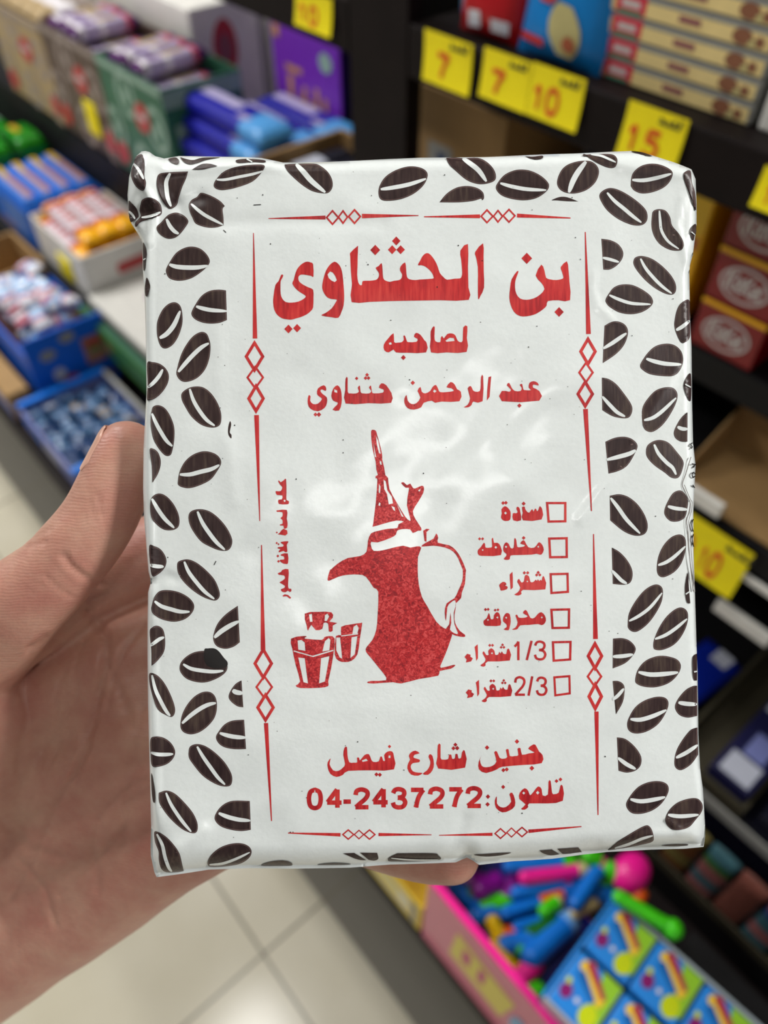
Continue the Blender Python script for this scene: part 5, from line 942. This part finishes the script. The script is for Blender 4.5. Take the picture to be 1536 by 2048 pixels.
a = PZ(1278, 1792, .530); mb = MB().ball((0, 0, 0), .008, .010, .008, 'toy_orange', 14, 10); tag(mb.build('toy_ball', loc=a, smooth=True), 'orange toy ball under the big pink toy head', 'toy', 'plastic toys heaped in the pink box')
# filling of the box under the toys
mb = MB().box(PXa + .006, PXb - .006, PYa + .006, PYb - .006, DECK + .004, .497, 'toy_navy'); o = at(mb, 'toy_filling', (PXa + .05, PYa + .05, DECK + .004)); o['kind'] = 'stuff'; tag(o, 'dark mass of toys deep in the pink box', 'toys')
# gum tray: tilted, its open top facing the lens
A, B, C_ = PZ(1228, 1790, .618), PZ(1082, 1990, .618), PZ(1502, 2032, .618)
ex = Vector((C_.x - A.x, C_.y - A.y, 0)); ey = Vector((B.x - A.x, B.y - A.y, 0)); GL = ex.length; GW = ey.length; ang = math.atan2(ex.y, ex.x)
exn = ex.normalized(); eyn = Vector((exn.y, -exn.x, 0))          # towards the aisle
GZ = .590; gt = empty('gum_tray', (A.x, A.y, GZ), ang); tag(gt, 'clear-rimmed display tray filled with blue and green gum packs', 'gum tray')
GH = .028; GL2 = .19
mb = MB(); open_box(mb, 0, GL2, -GW, 0, 0, GH, 'clear_edge', .0028, 'gum_deep'); mb.build('tray', gt)
MB().box(.0, .0027, -GW, 0, 0.002, GH + .0008, 'gum_blue').build('end_panel', gt)
thing(MB().box(.04, .25, .19, .33, DECK, .588, 'shelf_black'), 'riser_block', 'black block under the near half of the gum tray', 'block', (.1, .19, DECK))
def gum_pack():
    L, Wd, Hh = .042, GW / 2 - .005, .010; mb = MB(); mb.box(0, L, -Wd, 0, 0, Hh, 'gum_blue', .0025)
    P = [('gum_green', [(.55, .98), (.98, .98), (.98, .2), (.75, .05), (.62, .3), (.7, .6)]), ('gum_lemon', ell(.74, .24, .17, .19, 16)), ('gum_grape', ell(.2, .3, .12, .13, 14)), ('gum_lemon', ell(.14, .46, .06, .06, 8)), ('gum_yellow', [(.16, .9), (.34, .98), (.86, .62), (.84, .46), (.66, .44), (.14, .78)]),
         ('gum_maroon', [(.24, .95), (.34, .97), (.84, .66), (.8, .58), (.24, .86)]), ('gum_deep', [(.2, .72), (.28, .76), (.72, .5), (.68, .42), (.2, .64)]), ('candy_white', ell(.45, .3, .05, .05, 8))]
    mb.face((0, -Wd, Hh), (L, 0, 0), (0, Wd, 0), P); return mb.build('gum_pack')
g0 = gum_pack(); first = True; Wd = GW / 2 - .005
for row in range(4):
    for c2 in range(2):
        o = g0 if first else copy_tree(g0); first = False
        lx, ly = .004 + row * .044, -.004 - c2 * (GW / 2 - .001); p = Vector((A.x, A.y, 0)) + exn * lx + eyn * (-ly)
        put(o, (p.x, p.y, GZ + GH - .009 + .0012 * ((row + c2) % 2)), ang, 'blue and green fruit gum pack, %s row from the toy heap, %s side' % (ORD[row], ('rear', 'aisle')[c2]), 'gum pack', 'fruit gum packs in the display tray')

# ---------------------------------------------------------------- deck, left front: candy tray, candy box
NX0, NX1, NY0, NY1 = -1.238, -1.018, .196, .362
ct = empty('candy_tray', (NX0, NY0, DECK)); tag(ct, 'pale blue open tray full of dark blue wrapped sweets near the aisle', 'candy tray')
mb = MB(); open_box(mb, 0, NX1 - NX0, 0, NY1 - NY0, 0, .05, 'lavender', .004, 'candy_navy'); mb.face((0, 0, 0), (NX1 - NX0, 0, 0), (0, 0, .05), [('display_blue', rect(.0, .3, .2, .9)), ('candy_white', rect(.4, .2, .7, .6)), ('rim_blue', rect(.25, .2, .35, .8))]); mb.build('carton', ct)
MB().box(-.006, .006, 0, NY1 - NY0, .048, .056, 'rim_blue').build('rim', ct); MB().box(NX1 - NX0 - .008, NX1 - NX0 + .004, 0, NY1 - NY0, .046, .054, 'rim_blue').build('rim', ct)
MB().box(0, NX1 - NX0, NY1 - NY0 - .004, NY1 - NY0 + .004, .048, .054, 'grey_card').build('rim', ct)
mb = MB().box(.006, NX1 - NX0 - .01, .006, NY1 - NY0 - .006, .005, .022, 'candy_navy'); o = at(mb, 'candy_layer', (0, 0, 0)); o.location = (NX0, NY0, DECK); o['kind'] = 'stuff'; tag(o, 'lower layer of dark blue sweets in the pale blue tray', 'sweets')
def twist(name, L, r, m, m2):
    """twist-wrapped sweet lying along x"""
    mb = MB(); mb.ball((0, 0, r), L * .34, r, r, m, 12, 8)
    for s in (-1, 1):
        vs = [(s * L * .30, 0, r)]; n = 7
        for i in range(n): a = (i / (n - 1) - .5) * 2.0; vs.append((s * (L * .30 + L * .24 * math.cos(a * .6)), L * .24 * math.sin(a), r + .25 * r * (1 if i % 2 else -1)))
        mb.add(vs, [(0, i + 1, i + 2) for i in range(n - 1)], m2)
    for i in range(3): a = i * 2.1; mb.ball((L * .08 * math.cos(a), r * .55 * math.sin(a), r * 1.35), L * .10, r * .35, r * .55, m2, 8, 6)
    return mb.build(name, smooth=True)
rs = random.Random(3)
protoN = [wrapped(.040, .020, .014, [(.2, b), (.45, a), (.6, b), (.85, a), (1, b)], .3, 10, 'wrapped_sweet') for a, b in (('candy_navy', 'candy_steel'), ('candy_steel', 'candy_navy'), ('candy_navy', 'candy_navy'), ('candy_tan', 'candy_steel'))]
used = set(); k = 0
for i in range(8):
    for j in range(5):
        q = 3 if (i * 5 + j) % 11 == 7 else rs.choice((0, 0, 1, 2)); src = protoN[q]
        o = src if q not in used else copy_tree(src); used.add(q)
        put(o, (NX0 + .022 + i * .0255 + rs.uniform(-.004, .004), NY0 + .022 + j * .031 + rs.uniform(-.004, .004), DECK + .0225 + rs.uniform(0, .009)), rs.uniform(0, 3.1), rx=rs.uniform(-.4, .4), ry=rs.uniform(-.3, .3), label=('dark blue and silver wrapped sweet loose in the pale blue tray' if q != 3 else 'tan wrapped sweet among the blue ones in the pale tray'), cat='wrapped sweet', group='blue wrapped sweets in the pale blue tray' if q != 3 else 'tan wrapped sweets in the pale blue tray')
        if q in (0, 1, 2): o['group'] = 'blue wrapped sweets in the pale blue tray'
rd = MB().box(-.008, .008, -.002, .002, 0, .02, 'label_red', .001); a = PY(172, 895, .204); tag(rd.build('promotion_sticker', loc=(a.x + .004, .2025, DECK + .03)), 'small red sticker at the near end of the pale blue tray', 'sticker')
# candy box with its blue end panel and heap of sweets
MX0, MX1, MY0, MY1 = -1.50, -1.268, .235, .397
cb = empty('candy_box', (MX0, MY0, DECK)); tag(cb, 'bright blue display box heaped with pink and blue sweets', 'candy box')
mb = MB(); open_box(mb, 0, MX1 - MX0, .012, MY1 - MY0, 0, .12, 'display_blue', .004, 'candy_choc'); mb.build('carton', cb)
mb = MB().box(MX1 - MX0 - .001, MX1 - MX0 + .004, .012, MY1 - MY0 + .002, 0, .150, 'display_blue', .001); x = MX1 - MX0 + .004
mb.face((x, .012, 0), (0, MY1 - MY0 - .010, 0), (0, 0, .150), [('grey_card', ell(.24, .72, .1, .075, 18)), ('grey_card', ell(.52, .86, .1, .07, 18)), ('silver_print', ell(.3, .42, .08, .09, 18)), ('oval_red', ell(.42, .3, .1, .05, 12)), ('stripe_tan', rect(.66, .38, .92, .76)), ('bar_red', rect(.7, .62, .9, .7)), ('green_strip', rect(.74, .54, .86, .6)), ('bar_brown', rect(.64, .12, .95, .2))]); mb.build('end_panel', cb)
mb = MB().box(.006, MX1 - MX0 - .006, .018, MY1 - MY0 - .006, .005, .105, 'candy_choc'); o = at(mb, 'candy_layer', (0, 0, 0)); o.location = (MX0, MY0, DECK); o['kind'] = 'stuff'; tag(o, 'lower layer of sweets in the bright blue display box', 'sweets')
protoM = [wrapped(.062, .030, .024, [(.2, b), (.34, a), (.5, b), (.7, a), (.82, c), (1, b)], .3, 10, 'wrapped_sweet') for a, b, c in (('candy_sky', 'candy_white', 'candy_pink'), ('candy_pink', 'candy_white', 'candy_sky'), ('candy_white', 'lavender', 'candy_sky'), ('candy_choc', 'candy_pink', 'candy_white'))]
used = set()
for i in range(6):
    for j in range(4):
        q = rs.choice((0, 1, 2, 2, 1, 0, 3)); src = protoM[q]; o = src if q not in used else copy_tree(src); used.add(q)
        put(o, (MX0 + .039 + i * .0302 + rs.uniform(-.002, .002), MY0 + .049 + j * .0240 + rs.uniform(-.002, .002), DECK + .112 + ((i * 7 + j * 3) % 5) * .011), rs.uniform(-.4, .4) + (1.57 if (i + j) % 2 and 0 < j < 3 else 0), rx=rs.uniform(-.5, .5), ry=rs.uniform(-.3, .3), label='%s wrapped sweet in the heap above the bright blue box' % ('light blue', 'pink', 'white', 'brown')[q], cat='wrapped sweet', group='%s sweets heaped in the bright blue box' % ('light blue', 'pink', 'white', 'brown')[q])
mb = MB(); open_box(mb, -1.66, -1.505, .19, .397, DECK, DECK + .15, 'carton_brown', .005); thing(mb, 'cardboard_carton', 'brown cardboard carton at the left edge behind the heap of sweets', 'carton', (-1.55, .19, DECK))
mb = MB().box(-1.50, -1.27, .19, .232, DECK, DECK + .06, 'carton_brown', .002); mb.face((-1.50, .19, DECK), (.23, 0, 0), (0, 0, .06), [('lavender', rect(.0, .0, 1, .6))]); thing(mb, 'cardboard_strip', 'folded brown cardboard along the aisle side of the blue box', 'carton', (-1.4, .19, DECK))

# ---------------------------------------------------------------- first step, left: green packs, blue bars, orange bars, white box
S1 = STEP1 + .0015
thing(MB().box(-1.34, -.98, .384, .399, .478, .530, 'green_strip_dark', .001).face((-1.34, .384, .478), (.36, 0, 0), (0, 0, .052), [('green_strip', rect(0, .6, 1, 1)), ('stripe_tan', ell(.3, .35, .04, .2, 12)), ('green_strip', rect(.0, .0, 1, .2))]), 'shelf_banner', 'green printed banner strip along the front of the step', 'banner', (-1.16, .384, .478))
mb = MB().box(-1.328, -1.04, .405, .578, S1, S1 + .018, 'pale_card', .002); mb.face((-1.328, .405, S1 + .018), (.288, 0, 0), (0, .173, 0), [('purple_mark', ell(.24, .62, .035, .17, 16, .2)), ('purple_mark', ell(.55, .4, .05, .08, 12))]); thing(mb, 'flat_white_box', 'flat white box with a purple mark lying in front of the orange bars', 'sweet box', (-1.18, .41, S1))
KX0, KX1, KY0, KY1 = -1.555, -1.336, .415, .576
kb = empty('bar_display_box', (KX0, KY0, S1)); tag(kb, 'white display box of orange wrapped bars with a red stripe', 'display box')
mb = MB(); open_box(mb, 0, KX1 - KX0, 0, KY1 - KY0, 0, .088, 'white_card', .003, 'carton_dark'); mb.face((KX1 - KX0, 0, 0), (0, KY1 - KY0, 0), (0, 0, .088), [('oval_red', [(.42, .36), (.98, .40), (.98, .66), (.42, .62)]), ('oval_red', ell(.44, .49, .05, .13, 12))]); mb.build('carton', kb)
a = PY(132, 528, KY0 - .001); thing(MB().box(a.x - .03, a.x + .024, KY0 - .004, KY0 - .001, a.z - .03, a.z + .012, 'label_yellow', .0005), 'price_sticker', 'yellow price sticker on the front of the orange bar box', 'price label', (a.x, KY0 - .002, a.z))
ob = wrapped(.196, .036, .024, [(.13, 'bar_orange'), (.2, 'bar_red'), (.74, 'bar_silver'), (.8, 'bar_red'), (1, 'bar_orange')], .09, name='chocolate_bar', prints=[('bar_brown', .2, .78, .30, .42), ('bar_red', .24, .3, -.25, .2), ('bar_red', .36, .4, -.25, .2), ('bar_red', .46, .52, -.25, .2), ('bar_red', .58, .62, -.25, .2)])
for i in range(7):
    o = ob if i == 0 else copy_tree(ob); lay = i // 4; j = i % 4
    put(o, ((KX0 + KX1) / 2 + (.004 if lay == 0 else -.004) + rs.uniform(-.004, .004), KY0 + .0238 + j * .0374 + lay * .018, S1 + .063 + lay * .0245), rs.uniform(-.012, .012), 'orange and silver chocolate bar, %s from the aisle in the %s layer' % (ORD[j], ('lower', 'top')[lay]), 'chocolate bar', 'orange bars in the white display box')
thing(MB().box(KX0 + .006, KX1 - .006, KY0 + .006, KY1 - .006, S1 + .004, S1 + .060, 'carton_dark'), 'bar_filling', 'hidden lower bars in the white display box', 'bars', (KX0 + .1, KY0 + .1, S1 + .004))['kind'] = 'stuff'
JX0, JX1, JY0, JY1 = -1.78, -1.575, .415, .578
jb = empty('biscuit_display_box', (JX0, JY0, S1)); tag(jb, 'blue display box of striped blue biscuit packs behind the orange bars', 'display box')
mb = MB(); open_box(mb, 0, JX1 - JX0, 0, JY1 - JY0, 0, .085, 'pack_blue', .003, 'candy_navy'); mb.face((0, 0, 0), (JX1 - JX0, 0, 0), (0, 0, .085), [('pack_sky', rect(.35, .2, .9, .9)), ('stripe_tan', rect(.1, .1, .5, .2))]); mb.build('carton', jb)
jp = wrapped(.192, .037, .036, [(.05, 'pack_blue'), (1, 'pack_blue')], .04, name='biscuit_pack', prints=[('stripe_yellow', .03, .3, -.14, .24), ('stripe_tan', .3, .92, -.14, .24), ('pack_sky', .3, .97, -.4, -.14)])
for i in range(4):
    o = jp if i == 0 else copy_tree(jp); put(o, ((JX0 + JX1) / 2, JY0 + .0235 + i * .0378, S1 + .066), 0, 'blue biscuit pack with yellow stripe, %s from the aisle' % ORD[i], 'biscuit pack', 'striped blue biscuit packs in a row')
thing(MB().box(JX0 + .006, JX1 - .006, JY0 + .006, JY1 - .006, S1 + .004, S1 + .064, 'candy_navy'), 'pack_filling', 'hidden lower packs in the blue display box', 'packs', (JX0 + .1, JY0 + .1, S1 + .004))['kind'] = 'stuff'
gp = wrapped(.074, .11, .06, [(.12, 'foil_green_dark'), (.85, 'foil_green'), (1, 'foil_green_dark')], .2, name='foil_pack', prints=[('stripe_yellow', .3, .5, -.1, .3)])
for i, (px, z, rz, lbl) in enumerate([((-30, 284), .602, 1.5, 'bright green foil pack nearest the blue biscuit packs, at the left edge'), ((52, 246), .602, 1.5, 'bright green foil pack farthest from the aisle, next to the black step')]):
    o = gp if i == 0 else copy_tree(gp); put(o, (-1.853, .460 + i * .0765, z), math.pi / 2, lbl, 'sweet pack', 'green foil packs on the first step')
gq = wrapped(.17, .055, .05, [(.2, 'foil_green'), (.45, 'stripe_tan'), (.7, 'green_light'), (1, 'foil_green')], .12, name='striped_pack', prints=[('stripe_yellow', .05, .18, -.2, .2)])
for i, (px, z, lbl) in enumerate([((2, 222), .602, 'green and tan striped pack, aisle side of the pile'), ((52, 196), .602, 'green and tan striped pack, rear of the pile')]):
    o = gq if i == 0 else copy_tree(gq); put(o, (-2.003, .455 + i * .062, z), 0, lbl, 'sweet pack', 'striped packs behind the green foil')
thing(MB().box(-2.9, -1.79, .415, .578, S1, .60, 'foil_green_dark', .002), 'green_carton', 'dark green carton carrying the green foil packs', 'carton', (-2.4, .415, S1))

# ---------------------------------------------------------------- second step: patterned boxes of lilac bars, white cartons, blue bars, purple box
S2 = STEP2 + .0015
def pattern_box(name, x0, x1, y0, y1, z0, z1, base, light, label):
    mb = MB(); open_box(mb, x0, x1, y0, y1, z0, z1, base, .004, 'carton_dark'); w, h = x1 - x0, z1 - z0
    P = []
    for cx, cy in ((.82, .62), (.40, .78), (.50, .2), (.1, .4), (.96, .15)):
        P += [(light, ell(cx, cy, .15, .2, 20)), (base, ell(cx, cy, .10, .14, 20)), (light, ell(cx, cy, .05, .07, 16))]
    P += [('oval_red', ell(.62, .66, .11, .14, 20, -.5)), ('oval_red', ell(.93, .05 + .15, .09, .11, 18, -.4)), ('oval_red', ell(.12, .18, .09, .12, 18, -.4)), (light, rect(0, .94, 1, 1)), ('kit_white', rect(.56, .64, .68, .69))]
    mb.face((x0, y0, z0), (w, 0, 0), (0, 0, h), P); d = y1 - y0
    mb.face((x1, y0, z0), (0, d, 0), (0, 0, h), [(light, rect(0, .84, 1, .98)), (light, rect(.1, .5, .9, .7)), (base, rect(.3, .88, .5, .95)), (light, rect(.2, .2, .8, .36))])
    return thing(mb, name, label, 'display box', (x0, y0, z0))
GX0, GX1, GY0, GY1 = -1.452, -1.226, .585, .735
pattern_box('patterned_box', GX0, GX1, GY0, GY1, S2, .895, 'green_card', 'green_light', 'dark green swirl-patterned box with red ovals full of lilac bars')
pattern_box('patterned_box', -1.69, GX0 - .004, GY0, GY1, S2, .895, 'brown_card', 'brown_light', 'brown swirl-patterned box with red ovals left of the green one')
pattern_box('patterned_box', -1.96, -1.694, GY0, GY1, S2, .885, 'beige_card', 'brown_light', 'beige patterned box at the far left edge')
a = PY(187, 235, GY0 - .002); thing(MB().box(a.x - .024, a.x + .024, GY0 - .006, GY0 - .003, a.z - .032, a.z + .028, 'label_yellow', .0005), 'price_sticker', 'yellow price sticker on the green patterned box', 'price label', (a.x, GY0 - .004, a.z))
lb = wrapped(.134, .037, .024, [(.14, 'wrap_violet'), (.24, 'wrap_pink'), (.52, 'wrap_lilac'), (.62, 'wrap_white'), (.84, 'wrap_lilac'), (.92, 'wrap_white'), (1, 'wrap_violet')], .1, name='lilac_bar', prints=[('beige_card', .3, .6, -.2, .22), ('wrap_violet', .64, .8, -.2, .15)])
n = 0
for bi, (bx0, bx1, nm) in enumerate(((GX0, GX1, 'green'), (-1.69, GX0, 'brown'))):
    for i in range(8):
        o = lb if n == 0 else copy_tree(lb); n += 1; lay = i // 5; j = i % 5
        put(o, (bx0 + .030 + j * .0405 + lay * .018, GY0 + .075, .8535 + lay * .0275 + (rs.uniform(0, .012) if lay else 0)), -math.pi / 2 + rs.uniform(-.03, .03) * (1 + lay * 3), rx=rs.uniform(-.10, .10) * lay, ry=rs.uniform(0, .05) * lay, label= 'lilac and white wrapped bar, %s from the left, %s layer of the %s box' % (ORD[j], ('lower', 'top')[lay], nm), cat='wrapped bar', group='lilac bars in the patterned boxes')
    thing(MB().box(bx0 + .006, bx1 - .01, GY0 + .006, GY1 - .006, S2 + .005, .850, 'wrap_violet'), 'bar_filling', 'hidden lower bars in the %s patterned box' % nm, 'bars', (bx0 + .1, GY0 + .05, S2 + .005))['kind'] = 'stuff'
lt = wrapped(.13, .045, .03, [(.3, 'beige_card'), (.6, 'wrap_white'), (1, 'brown_light')], .1, name='cream_bar')
for j in range(5):
    o = lt if j == 0 else copy_tree(lt); put(o, (-1.93 + j * .050, GY0 + .075, .873), math.pi / 2 + rs.uniform(-.02, .02), 'cream and brown wrapped bar, %s from the left in the beige box' % ORD[j], 'wrapped bar', 'cream bars in the beige box')
thing(MB().box(-1.95, -1.70, GY0 + .006, GY1 - .006, S2 + .005, .871, 'brown_card'), 'bar_filling', 'hidden lower bars in the beige box', 'bars', (-1.8, GY0 + .05, S2 + .005))['kind'] = 'stuff'
mb = MB().box(-1.60, -1.392, .745, .90, S2, .945, 'white_card', .003); mb.face((-1.392, .745, S2), (0, .155, 0), (0, 0, .245), [('oval_red', ell(.42, .70, .17, .2, 20)), ('biscuit_text', ell(.42, .70, .1, .1, 14)), ('grey_card', rect(.9, .0, .97, 1))]); thing(mb, 'white_carton', 'white carton with a red oval standing behind the lilac bars', 'carton', (-1.5, .745, S2))
mb = MB().box(-1.55, -1.36, .91, 1.16, S2, .955, 'white_card', .003); mb.face((-1.36, .91, S2), (0, .25, 0), (0, 0, .255), [('grey_card', rect(0, .46, 1, .49)), ('oval_red', ell(.7, .78, .2, .11, 18)), ('oval_red', ell(.66, .28, .22, .12, 18))]); thing(mb, 'white_carton', 'white carton with two red ovals left of the purple box', 'carton', (-1.45, .91, S2))
thing(MB().box(-2.1, -1.62, .76, .95, S2, .95, 'white_card', .003), 'white_carton', 'wide pale carton at the top left behind the brown box', 'carton', (-1.9, .76, S2))
# blue bars
DX = -1.125
thing(MB().box(-1.222, -1.02, .60, .80, S2, .792, 'bar_blue', .003), 'blue_carton', 'dark blue carton under the stack of blue bars', 'carton', (DX, .60, S2))
bb = wrapped(.235, .064, .030, [(.14, 'bar_blue'), (.72, 'bar_blue'), (1, 'bar_sky')], .08, name='blue_bar', prints=[('bar_text', .1, .56, -.06, .3), ('bar_text', .64, .76, -.3, -.1)])
n = 0
for lay, row in enumerate((3, 3, 1)):
    for j in range(row):
        o = bb if n == 0 else copy_tree(bb); n += 1
        put(o, (DX + rs.uniform(-.01, .01) + lay * -.004 + j * .012, .634 + j * .066 + lay * .012, .792 + lay * .0295), rs.uniform(-.04, .04), 'blue wrapped bar with pale lettering, %s from the aisle, %s layer' % (ORD[j], ('bottom', 'middle', 'top')[lay]), 'wrapped bar', 'dark blue bars with sky-blue ends in a stack')
mb = MB().box(-1.245, -1.056, .815, .915, S2, .952, 'box_purple', .003)
mb.face((-1.245, .815, S2), (.189, 0, 0), (0, 0, .252), [('box_gold', rect(.2, .72, .44, .76)), ('box_gold', rect(.22, .52, .30, .70)), ('box_gold', rect(.36, .53, .66, .58)), ('box_gold', rect(.44, .58, .50, .66)), ('box_gold', rect(.62, .55, .68, .68)), ('box_gold', rect(.74, .5, .80, .64)), ('box_gold', rect(.04, .9, .14, .97)), ('green_light', ell(.8, .86, .09, .06, 14))])
mb.face((-1.056, .815, S2), (0, .10, 0), (0, 0, .252), [('box_violet_dark', rect(0, 0, 1, 1)), ('brown_card', rect(.3, .5, .7, .9)), ('olive_card', rect(.3, .35, .7, .5)), ('olive_card', rect(.2, .05, .6, .3))]); thing(mb, 'purple_box', 'tall purple box with gold lettering behind the blue bars', 'sweet box', (-1.15, .815, S2))
mb = MB(); open_box(mb, -.955, -.76, .57, .735, S2, .880, 'carton_brown', .006); thing(mb, 'cardboard_tray', 'deep brown cardboard tray right of the blue bars', 'tray', (-.86, .57, S2))
db = wrapped(.15, .036, .022, [(.3, 'candy_choc'), (.6, 'silver_print'), (1, 'navy_black')], .1, name='dark_bar')
for j in range(4):
    o = db if j == 0 else copy_tree(db); put(o, (-.92 + j * .043, .652, .845), math.pi / 2, 'dark wrapped bar, %s from the left in the deep cardboard tray' % ORD[j], 'wrapped bar', 'dark bars in the deep cardboard tray')
thing(MB().box(-.947, -.768, .578, .727, S2 + .007, .844, 'candy_choc'), 'bar_filling', 'hidden lower bars in the deep cardboard tray', 'bars', (-.86, .6, S2 + .007))['kind'] = 'stuff'
